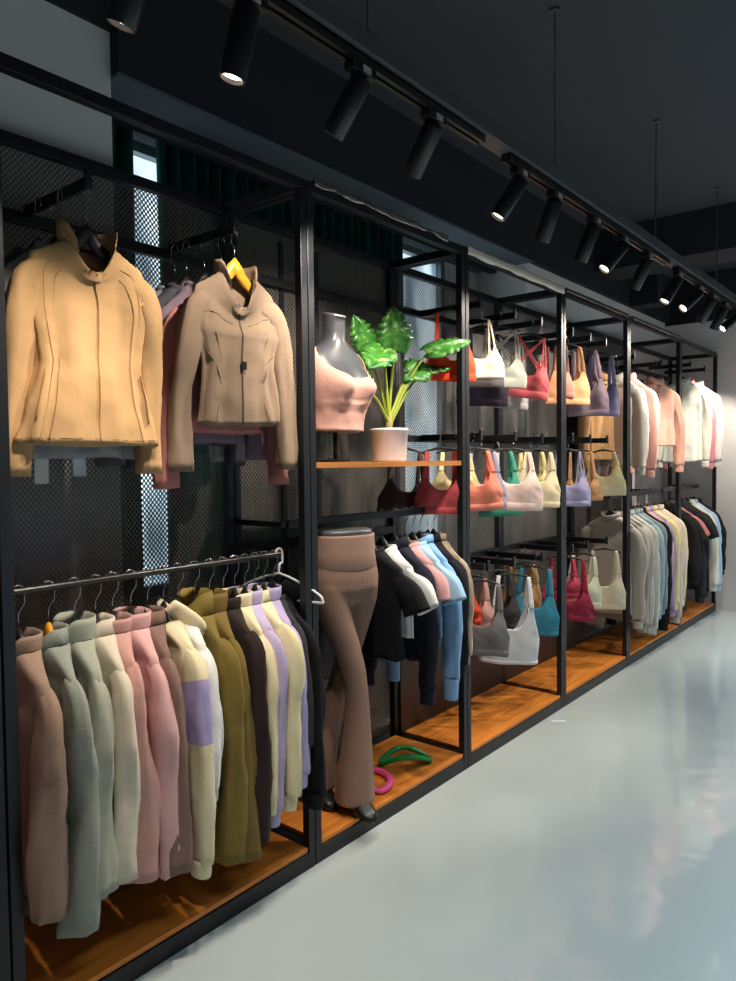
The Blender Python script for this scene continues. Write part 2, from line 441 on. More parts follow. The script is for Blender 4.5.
# ------------------------------------------------------------------ garments: tops with a lofted body, sleeves, cuffs, collar
class Top:
    def __init__(s, w=.215, L=.62, d=.036, neck=.07, sd=.06, z0=-.115, waist=1., flare=1., fold=.007, seed=0, dip=.03, armpit=.20, chest=.985):
        s.__dict__.update(locals()); del s.__dict__['s']
        s.tab = [(0, neck, .048), (-.012, neck+.02, .045), (-sd*.55, neck+(w-neck)*.52, .034), (-sd*.95, w*.95, .024),
                 (-sd-.025, w*1.0, .026), (-armpit, w*chest, d*1.05), (-L*.60, w*waist, d*.92), (-L, w*flare, d)]
    def S(s, th, z, off=0.):
        hw, hd = interp(s.tab, z)
        f = max(0., min(1., (-z-.08)/(s.L*.7)))
        cx, sy = math.cos(th), math.sin(th)
        x = hw*spow(cx, .75); y = hd*spow(sy, .8)
        n = noise.noise((cx*1.6+s.seed*3.1, sy*1.6, z*3.2+s.seed))
        n2 = noise.noise((cx*4.5+s.seed, sy*4.5+7, z*2.0))
        n3 = noise.noise((x*16+s.seed, sy*2+3, z*15))
        q = s.fold*(1.0*n+1.5*n2*(.3+f)+.45*n3-1.1*abs(noise.noise((cx*3.1+s.seed, sy*3.1+1, z*1.4)))*f)*(.25+.75*min(1, max(0, -z)/.1))
        q += off
        # outward normal (approx)
        nx, ny = cx*.35, sy
        l = math.hypot(nx, ny) or 1
        dz = 0.
        rg = max(.06, s.dip*1.9)
        if z > -rg: dz = -s.dip*max(0, -sy)**(2 if s.dip < .05 else 4)*(1+z/rg)
        if z < -s.L+.08: dz += .012*n*((-z-s.L+.08)/.08)
        return Vector((x+q*nx/l, y+q*ny/l, s.z0+z+dz))
    def body(s, bands=None, N=44, M=34):
        zs = []
        zs += [0, -.006, -.012, -.02, -s.sd*.45, -s.sd*.6, -s.sd*.8, -s.sd*.95, -s.sd-.012, -s.sd-.025, -s.sd-.05]
        z = zs[-1]
        while z > -s.L+.02:
            z -= (s.L-.1)/M; zs.append(max(z, -s.L))
        if zs[-1] > -s.L: zs.append(-s.L)
        rows = [[s.S(2*PI*k/N, -.01, -.006)+Vector((0, 0, -.02)) for k in range(N)]]
        rows += [[s.S(2*PI*k/N, z) for k in range(N)] for z in zs]
        rows.append([s.S(2*PI*k/N, -s.L, -.004)+Vector((0, 0, .003)) for k in range(N)])
        rows.append([s.S(2*PI*k/N, -s.L+.05, -.005) for k in range(N)])
        mi = None
        if bands:
            zz = [0]+zs+[-s.L, -s.L]
            def mi(i, j):
                z = zz[min(i, len(zz)-1)]
                for q, (zt, b) in enumerate(bands):
                    if z > zt: return b
                return bands[-1][1]
        return MB().grid(rows, True, mi=mi)
    def strip(s, th_z, w=.003, off=.002):
        return MB().tube([s.S(th, z, off) for th, z in th_z], w, 6)

def sleeve_mesh(pts, rad, seed=0, fold=.006, N=18, k=5, cap=True, mi=None):
    P_ = smoothpts(pts, k)
    RR = []
    for i in range(len(rad)-1):
        for j in range(k):
            t = j/k; RR.append(tuple(a+(b-a)*t for a, b in zip(rad[i], rad[i+1])))
    RR.append(rad[-1])
    P_ = [p+Vector((.010*noise.noise((seed, p.z*4, 1)), .014*noise.noise((seed, p.z*4, 9)), 0))*min(1, i/8) for i, p in enumerate(P_)]
    rows = []
    for i, p in enumerate(P_):
        a = P_[max(i-1, 0)]; b = P_[min(i+1, len(P_)-1)]
        t = (b-a).normalized(); u = Vector((1, 0, 0)); u = (u-t*u.dot(t))
        if u.length < .2: u = Vector((0, 0, 1))-t*t.z
        u.normalize(); w = t.cross(u); ra, rb = RR[i]
        r = []
        for q in range(N):
            an = 2*PI*q/N
            nn = noise.noise((math.cos(an)*1.2+seed, math.sin(an)*1.2, p.z*5+seed))+.5*noise.noise((math.cos(an)*2.5+seed, math.sin(an)*2.5+4, p.z*16))-1.2*abs(noise.noise((math.cos(an)*2.4+seed*2, math.sin(an)*2.4+4, p.z*2.2)))+.3
            e = 1+fold*nn/.05*1.0
            r.append(p+u*(ra*e*spow(math.cos(an), .85))+w*(rb*(e+fold*nn*6)*spow(math.sin(an), .85)))
        rows.append(r)
    # turn the end in
    c = P_[-1]; rows.append([c+(v-c)*.8+Vector((0, 0, .004)) for v in rows[-1]])
    rows.append([c+(v-c)*.75+(P_[-3]-c)*.9 for v in rows[-2]])
    return MB().grid(rows, True, mi=mi)

def garment(name, label, cat, x, y, z, rz, col, group, w=.185, L=.62, d=.034, sleeve='long', sl=.56, collar='turtle', seed=None, heather=0.,
            bands=None, bandmats=None, cuff=.05, splay=.012, sdy=0., waist=.97, flare=1.02, fold=.011, sflare=0., neck=.066, sd=.075, z0=-.165, sleevecol=None,
            hem_rib=False, zipc=None, collar_h=.042, tilt=0., sr=.056, pull=0., sbands=None, hm=None, hlabel=None, dip=.03, hang=True, tagc=None, dropsl=(0, 0), chest=.985, hgroup='garment hangers'):
    seed = random.random()*50 if seed is None else seed
    t = thing(name, label, cat, (x, y, z), rz, group, rot=(0, tilt, rz))
    mat = fabric(col, heather)
    T = Top(w, L, d, neck, sd, z0, waist, flare, fold, seed, dip, chest=chest)
    mats = [mat]+[fabric(c, heather) for c in (bandmats or [])]
    T.body(bands).build('body', mats, t, smooth=True)
    smat = fabric(sleevecol, heather) if sleevecol else mat
    for q, sgn in enumerate((-1, 1)):
        ds = dropsl[q]
        if sleeve == 'long':
            pts = [(sgn*(w-.05), 0, z0-sd-.035), (sgn*(w-.005), 0, z0-sd-.075), (sgn*(w+.012+splay*.35), -pull*.3, z0-sd-.19), (sgn*(w+.012+splay*.8), -pull*.7, z0-sd-.19-(sl-.19)*.45),
                   (sgn*(w+.004+splay), -pull, z0-sd-sl+cuff)]
            rad = [(sr*.75, .018), (sr*1.0, .025), (sr*.98, .030), (sr*.88, .030+sflare*.5), (sr*(.78 if cuff else .86), .026+sflare)]
        else:
            pts = [(sgn*(w-.05), 0, z0-sd-.035), (sgn*(w-.005), 0, z0-sd-.07), (sgn*(w+.02+splay*.5), -pull*.5, z0-sd-sl*.6), (sgn*(w+.03+splay), -pull, z0-sd-sl)]
            rad = [(sr*.75, .018), (sr*1.0, .026), (sr*1.05, .030), (sr*1.1, .030)]
        smi = None; sm = smat
        if sbands:
            sm = [smat]+[fabric(c, heather) for c in (bandmats or [])]
            nrow = (len(pts)-1)*5
            def smi(i, j):
                f = i/nrow
                for ft, b in sbands:
                    if f < ft: return b
                return sbands[-1][1]
        o = sleeve_mesh(pts, rad, seed+sgn*3, fold*1.35, mi=smi).build('sleeve', sm, t, smooth=True)
        if cuff and sleeve == 'long':
            a = Vector(pts[-1]); dirv = (Vector(pts[-1])-Vector(pts[-2])).normalized()
            m = MB(); r0 = sr*.66
            rows = []
            for kk, (f, e) in enumerate(((-.12, .95), (.0, 1.04), (.15, 1.0), (.8, .97), (1.0, .93), (1.0, .8), (.6, .75))):
                c = a+dirv*(cuff*f)
                rows.append([c+Vector((r0*e*math.cos(2*PI*k/24)*(1+.02*(k % 2)), .028*e*math.sin(2*PI*k/24)*(1+.03*(k % 2)), 0)) for k in range(24)])
            m.grid(rows, True)
            c2 = fabric(bandmats[sbands[-1][1]-1], heather) if (sbands and sbands[-1][1] > 0) else smat
            m.build('cuff', c2, o, smooth=True)
    if collar == 'turtle' or collar == 'stand':
        h = collar_h
        rows = []
        for f, e, zz in ((0, 1.02, -.012), (.15, 1.04, 0), (.6, 1.0, .5), (1.0, .97, 1.0), (1.03, .90, 1.02), (.9, .85, .6), (0, .9, 0.)):
            r = []
            for k in range(36):
                th = 2*PI*k/36
                q = 1+.05*noise.noise((math.cos(th)*2+seed, math.sin(th)*2, zz))
                dzf = -dip*max(0, -math.sin(th))**2*(1-.2*zz)
                r.append(((neck+.004)*e*q*spow(math.cos(th), .85), .05*e*q*spow(math.sin(th), .9), z0+zz*h+dzf))
            rows.append(r)
        MB().grid(rows, True).build('collar', mat, t, smooth=True)
    elif collar == 'open':           # stand collar left unzipped: its two ends fall apart at the front
        rows = []
        n = 40
        for zz, e in ((-.015, 1.02), (.3, 1.06), (.7, 1.07), (1.0, 1.06), (1.0, 1.0), (.5, .97), (0, .95)):
            r = []
            for k in range(n+1):
                th = -PI/2+R(30)+(2*PI-R(60))*k/n
                fr = max(0, -math.sin(th))
                out = 1+.30*zz*fr**3
                dzf = -dip*fr**(2 if dip < .05 else 4)*1.0-.012*zz*fr**3
                r.append(((neck+.006)*e*out*spow(math.cos(th), .8)*(1), .05*e*(1+.2*zz*fr)*spow(math.sin(th), .9), z0+zz*collar_h+dzf))
            rows.append(r)
        o = MB().grid(rows, False).build('collar', mat, t, smooth=True)
    elif collar == 'hood':
        rows = []
        for i in range(13):
            f = i/12
            zc = z0+.045-.17*f; yc = .01+.075*math.sin(PI*f*.75); ww = .105*math.sin(PI*(f*.85+.12))**.6; hh = .05*math.sin(PI*(f*.9+.08))**.7
            rows.append([(ww*math.cos(2*PI*k/28)*(1+.05*noise.noise((k*.7, f*4, seed))), yc+hh*math.sin(2*PI*k/28), zc+.02*math.cos(4*PI*k/28)) for k in range(28)])
        MB().grid(rows, True, True, True).build('hood', mat, t, smooth=True)
    else:                             # crew neck rib
        rows = []
        for e, zz in ((1.05, -.012), (1.06, 0), (1.0, .012), (.9, .01), (.88, -.006)):
            rows.append([((neck+.004)*e*spow(math.cos(2*PI*k/32), .85), .05*e*spow(math.sin(2*PI*k/32), .9), z0+zz-dip*max(0, -math.sin(2*PI*k/32))**2) for k in range(32)])
        MB().grid(rows, True).build('neckband', mat, t, smooth=True)
    if hem_rib:
        rows = []
        for zz, e in ((-L+.005, .003), (-L-.02, .0035), (-L-.042, .001), (-L-.044, -.008), (-L-.02, -.01)):
            rows.append([T.S(2*PI*k/56, max(zz, -L), e+.0008*(k % 2))+Vector((0, 0, min(0, zz+L))) for k in range(56)])
        MB().grid(rows, True).build('hem_band', mats[bands[-1][1]] if bands else mat, t, smooth=True)
    if zipc:
        zs = [-.02-(zipc[1])*i/24 for i in range(25)]
        o = T.strip([(-PI/2+zipc[2]*math.sin(i*.4), z_) for i, z_ in enumerate(zs)], .0035, .0015).build('zipper', plain('zip_%d' % zipc[0][0], zipc[0], .45), t, smooth=True)
    if tagc:
        for q, c in enumerate(tagc):
            xx = -.06+.11*q
            MB().box(xx-.02, xx+.02, d+.004, d+.006, z0-L-.075+.02*q, z0-L+.012+.02*q, .0005).build('hang_tag', plain('tag_%d_%d' % (c[0], c[2]), c, .6), t)
    if hang:
        hanger(hlabel or ('hanger inside the '+label)[:110], x, y, z, rz, hm, half=w-.036, drop=sd+.092, zneck=z0+.085, thick=.018, p=.45, tilt=tilt, group=hgroup)
    return t, T

GO = 'tops hanging on the low rail of the nearest rack'
RZ = -PI/2
RAIL = 1.166
def rail1(x, dx, label, col, name='sweatshirt', cat='sweatshirt', **k):
    k.setdefault('hlabel', None)
    k['sl'] = k.get('sl', .6)+(-.04 if x < 1.2 else .03); k.setdefault('w', .185)
    if x < 1.38 or 1.5 < x < 1.66: k.setdefault('cuff', 0); k.setdefault('sflare', .022)
    if name == 'sweatshirt' and k.get('collar', 'turtle') == 'turtle':
        k['collar'] = random.choice(['open', 'open', 'turtle']); k.setdefault('dip', random.uniform(.055, .085)); k.setdefault('collar_h', random.uniform(.036, .05))
    k.setdefault('splay', random.uniform(-.005, .03)); k.setdefault('pull', random.uniform(-.02, .025))
    return garment(name, label, cat, x, 2.0+k.pop('dy', 0), RAIL, RZ+R(dx-13), col, GO, **k)

FR = 'black hangers on the low rail of the nearest rack'
hk = dict(hgroup=FR)
rail1(.935, 8, 'taupe marl high-neck sweatshirt, first from the left on the low front rail', (150, 124, 108), heather=.25, L=.64, d=.036, sl=.63, hlabel='black hanger leftmost on the low front rail', **hk)
rail1(1.02, 4, 'long sage grey marl high-neck top on the yellow wooden hanger, second on the low rail', (142, 146, 136), heather=.25, L=.60, sl=.70, d=.032, sr=.066, hm=YELLOWWOOD, hlabel='yellow wooden hanger second from the left on the low rail', **hk)
rail1(1.098, 2, 'sage grey marl top with a tall cream-lit collar, third on the low rail', (158, 160, 146), heather=.2, L=.58, sl=.62, d=.03, collar_h=.06, hlabel='black hanger third from the left on the low rail', **hk)
rail1(1.165, 3, 'off-white marl high-neck top between sage and pink ones', (208, 196, 176), heather=.08, L=.58, sl=.62, d=.028, hlabel='black hanger of the off-white top between sage and pink', **hk)
rail1(1.222, -2, 'dusty pink high-neck top, the left one of the pink pair', (196, 150, 142), heather=.08, L=.57, sl=.58, d=.026, hlabel='black hanger of the left dusty pink top', **hk)
rail1(1.285, 2, 'paler pink high-neck top, the right one of the pink pair', (214, 168, 166), heather=.06, L=.57, sl=.60, d=.03, hlabel='black hanger of the right paler pink top', **hk)
rail1(1.345, -3, 'mauve brown top with gathered shoulder folds right of the pink pair', (132, 104, 96), L=.58, sl=.60, d=.028, fold=.011, hlabel='black hanger of the mauve brown top', **hk)
rail1(1.405, 5, 'cream sweatshirt with a lavender block across chest and sleeve', (228, 214, 178), L=.60, sl=.66, d=.036, collar='hood', bands=((-.20, 0), (-.36, 1), (-9, 0)), bandmats=[(178, 164, 208)],
      sbands=((.29, 0), (.56, 1), (2, 0)), sr=.068, hlabel='black hanger of the cream and lavender block sweatshirt', **hk)
rail1(1.462, 2, 'plain white sweatshirt pressed between the colour-block and olive ones', (224, 224, 222), L=.52, sl=.44, d=.026, collar='crew', hlabel='black hanger of the plain white sweatshirt', **hk)
rail1(1.53, 3, 'olive green high-neck fleece pullover with a dropped shoulder seam', (122, 104, 52), L=.58, sl=.66, d=.04, collar_h=.07, neck=.075, sr=.07, hlabel='black hanger of the front olive pullover', **hk)
rail1(1.592, -2, 'darker olive fleece pullover half hidden behind the front olive one', (116, 96, 50), L=.58, sl=.68, d=.034, collar_h=.06, hlabel='black hanger of the rear olive pullover', **hk)
rail1(1.652, 2, 'very dark brown pullover between the olive and cream ones', (48, 38, 36), L=.57, sl=.64, d=.036, sr=.07, hlabel='black hanger of the dark brown pullover', **hk)
rail1(1.704, 1, 'cream pullover directly right of the dark brown one', (226, 210, 172), L=.55, sl=.58, d=.026, hlabel='black hanger of the cream pullover beside the brown', **hk)
rail1(1.752, 0, 'lavender pullover between two cream ones', (186, 172, 208), L=.56, sl=.64, d=.026, cuff=.06, hlabel='black hanger of the lavender pullover between creams', **hk)
rail1(1.80, 4, 'cream yellow pullover with a long full sleeve between two lavender ones', (230, 218, 176), L=.55, sl=.60, d=.03, sr=.07, hlabel='black hanger of the cream yellow long sleeve pullover', **hk)
rail1(1.845, 1, 'lavender pullover last before the black ones', (184, 170, 212), L=.54, sl=.54, d=.026, hlabel='black hanger of the last lavender pullover', **hk)
rail1(1.872, 0, 'dark grey crew top squeezed behind the black hoodie', (56, 56, 60), L=.50, sl=.44, d=.024, collar='crew', hang=False)
rail1(1.895, 6, 'black hooded sweatshirt at the right end of the low rail', (22, 22, 25), name='hoodie', cat='hoodie', L=.56, sl=.64, d=.04, collar='hood', sr=.07, hlabel='black hanger of the black hoodie at the rail end', **hk)
# empty white hanger
t = thing('clothes_hanger', 'empty white plastic hanger turned out at the right end of the low rail', 'hanger', (1.922, 2.0, RAIL), R(-84))
tri = smoothpts([(0, 0, -.085), (.06, 0, -.10), (.14, 0, -.128), (.195, 0, -.155), (.203, 0, -.172), (.19, 0, -.18), (0, 0, -.18), (-.19, 0, -.18), (-.203, 0, -.172), (-.195, 0, -.155), (-.14, 0, -.128), (-.06, 0, -.10), (0, 0, -.085)], 4)
MB().tube(tri, .005, 8).build('hanger_frame', WHITEPLASTIC, t, smooth=True)
MB().tube(smoothpts(hook_pts(-.085, .02), 3), .0045, 8).build('hook', WHITEPLASTIC, t, smooth=True)
# one more top in the cut-off rack at the left
garment('sweatshirt', 'pale pink sweatshirt cut by the left edge of the photo', 'sweatshirt', .69, 2.0, RAIL, RZ, (214, 176, 180), 'tops left of the first post', L=.6, sl=.60, hlabel='black hanger of the pale pink sweatshirt at the left edge')

# two forward-facing jackets on the upper arms
GJ = 'jackets on the upper arms of the nearest rack'
def jacket(x, y, z, rz, col, label, w, L, sl, splay, seed, **k):
    t, T = garment('jacket', label, 'jacket', x, y, z, rz, col, GJ, w=w, L=L, sl=sl, splay=splay, seed=seed, cuff=0, sleeve='long', **k)
    return t, T
t, T = jacket(1.125, 1.925, 2.286, R(-4), (186, 147, 103), 'large golden beige zip jacket hanging in front on the left upper arm', .165, .565, .60, .03, 4.2,
              collar='open', chest=1.05, waist=.92, flare=1.3, d=.045, sr=.042, dip=.085, neck=.072, sd=.05, z0=-.165, collar_h=.05, fold=.013, pull=-.03, hgroup=None, hlabel='black wire hanger holding the large golden beige jacket')
STITCH = plain('brown_stitching', (158, 118, 72), .8)
def seam(T, t, th_z, w=.0016, name='seam', mat=None): T.strip(smoothpts([(a, b, 0) for a, b in th_z], 6) and [(p.x, p.y) for p in smoothpts([(a, b, 0) for a, b in th_z], 6)], w*.75, .0004).build(name, mat or STITCH, t, smooth=True)
F = -PI/2
ZIPM = plain('beige_zip', (176, 136, 88), .5)
T.strip([(F+.02, -.01-.55*i/30) for i in range(31)], .003, .0015).build('zipper', ZIPM, t, smooth=True)
for sg in (-1, 1):
    seam(T, t, [(F+sg*.62, -.03), (F+sg*.85, -.10), (F+sg*.83, -.25), (F+sg*.76, -.42), (F+sg*.78, -.555)])
    seam(T, t, [(F+sg*.45, -.05), (F+sg*.60, -.12), (F+sg*.62, -.30), (F+sg*.58, -.45), (F+sg*.60, -.555)])
    seam(T, t, [(F+sg*.98, -.36), (F+sg*.95, -.50)], .003, 'pocket_zip')
seam(T, t, [(2*PI*i/24, -.55) for i in range(25)], .0012, 'hem_stitch')
t, T = jacket(1.645, 1.90, 2.28, R(-8), (132, 111, 93), 'short taupe zip jacket on the yellow wooden hanger, right upper arm', .155, .505, .60, .05, 9.4,
              collar='open', chest=1.02, waist=.84, flare=.98, d=.042, sr=.044, dip=.115, neck=.062, sd=.055, z0=-.15, collar_h=.04, fold=.013, pull=-.02, hm=YELLOWWOOD, hgroup=None, hlabel='yellow wooden hanger holding the short taupe jacket')
T.strip([(F, -.01-.49*i/30) for i in range(31)], .0035, .0015).build('zipper', plain('taupe_zip', (96, 78, 66), .5), t, smooth=True)
ST2 = plain('taupe_stitching', (114, 90, 72), .8)
for sg in (-1, 1):
    seam(T, t, [(F+sg*.12, -.12), (F+sg*.5, -.11), (F+sg*1.0, -.14)], .0018, mat=ST2)
    seam(T, t, [(F+sg*1.1, -.26), (F+sg*.75, -.31), (F+sg*.5, -.37)], .0026, 'pocket_zip', mat=ST2)
    seam(T, t, [(F+sg*.6, -.20), (F+sg*.5, -.35), (F+sg*.62, -.49)], .0016, mat=ST2)
seam(T, t, [(2*PI*i/24, -.49) for i in range(25)], .0012, 'hem_stitch', mat=ST2)
T2 = T.S(F, -.29, .006)
MB().box(T2.x-.008, T2.x+.012, T2.y-.006, T2.y, T2.z-.03, T2.z, .002).build('zip_pull', BLACK2, t)

UP = 'tops hung behind the front jackets'
kw = dict(cuff=0, collar='crew', splay=.05)
garment('jacket', 'pale grey top just showing behind the golden beige jacket', 'top', 1.10, 2.02, 2.286, R(-8), (150, 150, 152), UP, w=.16, L=.60, sl=.53, hlabel='wire hanger right behind the golden beige jacket', tagc=[(226, 222, 214), (206, 208, 214)], **kw)
garment('jacket', 'dark grey top last behind the golden beige jacket', 'top', 1.09, 2.13, 2.286, R(-2), (78, 76, 78), UP, w=.16, L=.56, sl=.55, hlabel='wire hanger last behind the golden beige jacket', **kw)
garment('jacket', 'dusty pink long-sleeve top right behind the short taupe jacket', 'top', 1.66, 1.985, 2.28, R(-6), (178, 116, 108), UP, w=.16, sr=.048, L=.51, sl=.62, hlabel='wire hanger right behind the short taupe jacket', splay=.07, cuff=0, collar='crew')
garment('jacket', 'purple grey top second behind the short taupe jacket', 'top', 1.645, 2.06, 2.28, R(-8), (122, 104, 118), UP, w=.15, L=.545, sl=.53, hlabel='wire hanger second behind the short taupe jacket', tagc=[(74, 82, 104)], **kw)
garment('jacket', 'charcoal top third behind the short taupe jacket', 'top', 1.625, 2.135, 2.28, R(0), (70, 70, 78), UP, w=.16, L=.55, sl=.55, hlabel='wire hanger third behind the short taupe jacket', **kw)
garment('jacket', 'light grey top rearmost behind the short taupe jacket', 'top', 1.625, 2.20, 2.28, R(4), (158, 158, 164), UP, w=.16, L=.53, sl=.53, hlabel='wire hanger rearmost behind the short taupe jacket', **kw)

# ------------------------------------------------------------------ second rack: bust, plant, leggings, tops, yoga rings
SKIN = plain('grey_mannequin_skin', (72, 74, 79), .35, 0, .5)
SILVER = plain('silver_neck_cap', (150, 148, 148), .35, .6)
t = thing('bust_mannequin', 'headless grey bust in a pale pink crop top on the wooden shelf', 'mannequin', (2.238, 1.985, 1.5), R(-2)); t.scale = (.88, .88, 1)
BT = [(.61, .052, .055, .0), (.55, .048, .050, 0), (.50, .052, .052, .005), (.47, .085, .062, .008), (.445, .150, .072, .01), (.41, .178, .082, .005), (.36, .178, .095, -.005), (.30, .168, .105, -.012),
      (.25, .158, .10, -.01), (.20, .143, .088, 0), (.15, .135, .085, 0), (.12, .134, .085, 0)]
def bust_pt(th, z, off=0.):
    hw, hd, yo = interp(BT, z)
    x = (hw+off)*spow(math.cos(th), .9); y = yo+(hd+off)*spow(math.sin(th), .9)
    if math.sin(th) < 0:
        for sg in (-1, 1):
            g = math.exp(-((x-sg*.078)/.056)**2-((z-.295)/.066)**2)
            y -= .072*g*min(1, -math.sin(th)*1.5)
    return Vector((x, y, z))
zs = [.12, .14, .17, .20, .23, .26, .28, .30, .32, .34, .36, .38, .40, .42, .44, .455, .47, .485, .50, .53, .56, .585]
m = MB(); N = 48
rows = [[bust_pt(2*PI*k/N, z) for k in range(N)] for z in zs]
rows += [[Vector((p.x, p.y, .595+.22*p.y)) for p in [bust_pt(2*PI*k/N, .60) for k in range(N)]]]
m.grid(rows, True, True, False).build('torso', SKIN, t, smooth=True)
m = MB(); m.grid([[Vector((p.x*1.02, p.y*1.02, .594+.22*p.y)) for p in [bust_pt(2*PI*k/N, .60) for k in range(N)]],
                  [Vector((p.x*1.02, p.y*1.02, .602+.22*p.y)) for p in [bust_pt(2*PI*k/N, .60) for k in range(N)]]], True, True, True).build('neck_cap', SILVER, t)
PINK = fabric((208, 160, 146), .02)
def neckline(th):
    s, c = math.sin(th), math.cos(th)
    f = max(0, -s); b = max(0, s)
    return .458-.125*f**1.2*(1-abs(c)**5)-.03*b
rows = []
for i in range(26):
    f = i/25; r = []
    for k in range(64):
        th = 2*PI*k/64
        zt = neckline(th); z = .125+(zt-.125)*f
        p = bust_pt(th, z, .006+.004*noise.noise((math.cos(th)*4, math.sin(th)*4, z*18))*(1 if z < .24 else .2)+(.012*(1-f)**4))
        # cloth bridges the hollow under the bust
        if z < .24 and math.sin(th) < 0: p.y -= .018*(-math.sin(th))*math.exp(-((z-.2)/.06)**2)
        r.append(p)
    rows.append(r)
top = MB().grid(rows, True).build('crop_top', PINK, t, smooth=True)
top.modifiers.new('thickness', 'SOLIDIFY').thickness = .003
MB().cyl((0, 0, .0), (0, 0, .13), .011).build('stand_pole', BLACK2, t, smooth=True)
MB().lathe([(.001, .0), (.075, 0), (.075, .008), (.02, .014), (.001, .014)], 40).build('stand_base', BLACK2, t)

# plant
t = thing('potted_plant', 'potted monstera with green split leaves on the wooden shelf', 'plant', (2.607, 1.99, 1.5))
POT = plain('white_glazed_pot', (222, 220, 228), .35)
MB().lathe([(.001, .004), (.074, .0), (.077, .006), (.084, .135), (.087, .136), (.087, .146), (.080, .147), (.077, .125), (.001, .122)], 48).build('pot', POT, t, smooth=True)
MB().lathe([(.076, .118), (.04, .128), (.001, .13)], 24).build('soil', plain('potting_soil', (58, 44, 34), .95, 0, .2, .8, 60), t, smooth=True)
def leaf_mat():
    m, nt, b = new_mat('monstera_leaf')
    tc = nt.nodes.new('ShaderNodeTexCoord'); n = nt.nodes.new('ShaderNodeTexNoise'); n.inputs['Scale'].default_value = 28; n.inputs['Detail'].default_value = 3
    cr = nt.nodes.new('ShaderNodeValToRGB')
    e = cr.color_ramp.elements
    e[0].position = .35; e[0].color = (*lin((34, 92, 32)), 1)
    e[1].position = .62; e[1].color = (*lin((78, 144, 54)), 1)
    k = e.new(.74); k.color = (*lin((196, 214, 150)), 1)
    nt.links.new(tc.outputs['Object'], n.inputs['Vector']); nt.links.new(n.outputs['Fac'], cr.inputs['Fac']); nt.links.new(cr.outputs['Color'], b.inputs['Base Color'])
    b.inputs['Roughness'].default_value = .35
    return m
LEAF = leaf_mat()
STEM = plain('yellow_green_stem', (138, 150, 44), .5)
def leaf(parent, base, tip, nrm, length, width, dark=False, stem_from=(0, 0, .14), bend=.12):
    """split heart-shaped leaf from its stem joint (base) to its tip"""
    base = Vector(base); d = (Vector(tip)-base).normalized(); nrm = Vector(nrm); nrm = (nrm-d*nrm.dot(d)).normalized(); s = d.cross(nrm)
    m = MB()
    M = 26
    for sg in (-1, 1):
        inner = []; outer = []
        for i in range(M+1):
            f = i/M
            wv = width*.5*(math.sin(PI*min(1, (f*.93+.07))**.75))**.8
            back = -.16*(1-f)**3          # lobes reach behind the joint
            notch = 1.
            for c0 in (.34, .5, .66, .8):
                dd = abs(f-c0)/.022
                if dd < 1: notch = min(notch, .62+.38*dd)
            inner.append(base+d*(length*f)+nrm*(-bend*length*f*f))
            sweep = .10*(1-f)
            outer.append(base+d*(length*(f+back+sweep*.4))+s*(sg*wv*notch)+nrm*(-bend*length*f*f+.10*wv*notch+.003*math.sin(f*19)))
        rows = [[inner[i].lerp(outer[i], q)+nrm*(.012*math.sin(PI*q)) for q in (0, .25, .5, .75, 1)] for i in range(M+1)]
        m.grid(rows, False)
    bmesh.ops.remove_doubles(m.bm, verts=m.bm.verts, dist=.0004)
    o = m.build('leaf', LEAF, parent, smooth=True)
    o.modifiers.new('thickness', 'SOLIDIFY').thickness = .0015
    v = Vector(stem_from)
    mid = v.lerp(base, .55)+Vector((0, 0, .03))
    MB().tube(smoothpts([v, mid, base, base+d*length*.12], 5), [.0075-.004*i/15 for i in range(16)], 8).build('stem', STEM, parent, smooth=True)
MB().tube(smoothpts([(0, 0, .12), (0, 0, .17), (.004, 0, .22)], 5), [.017, .016, .015, .015, .016, .017, .016, .014, .012, .010, .008], 12).build('stalk', plain('pale_stalk', (150, 140, 80), .6), t, smooth=True)
V = Vector
cam_dir = V((-.78, -.6, .1))
CD = V((-.72, -.6, .35))
leaf(t, (.035, -.01, .50), (.0, -.03, .70), (-.70, -.65, .15), .19, .165, stem_from=(.0, 0, .20))
leaf(t, (-.065, -.02, .49), (-.20, -.05, .40), CD, .16, .17, stem_from=(0, 0, .18))
leaf(t, (.14, -.02, .40), (.31, -.05, .47), CD, .15, .15, stem_from=(.005, 0, .19))
leaf(t, (.16, -.03, .40), (.07, -.03, .365), CD, .09, .07, stem_from=(.005, 0, .2))
leaf(t, (.22, -.06, .50), (.40, -.20, .585), (-.6, -.35, .6), .23, .13, stem_from=(.01, 0, .18))
leaf(t, (.25, -.02, .42), (.39, -.08, .46), (-.45, -.25, .8), .16, .11, stem_from=(.01, 0, .17))
leaf(t, (-.07, .06, .50), (-.14, .07, .62), (-.6, -.75, .1), .16, .12, stem_from=(0, 0, .17))
leaf(t, (-.20, -.03, .30), (-.24, -.04, .42), (-.5, -.8, .2), .10, .09, stem_from=(0, 0, .17))

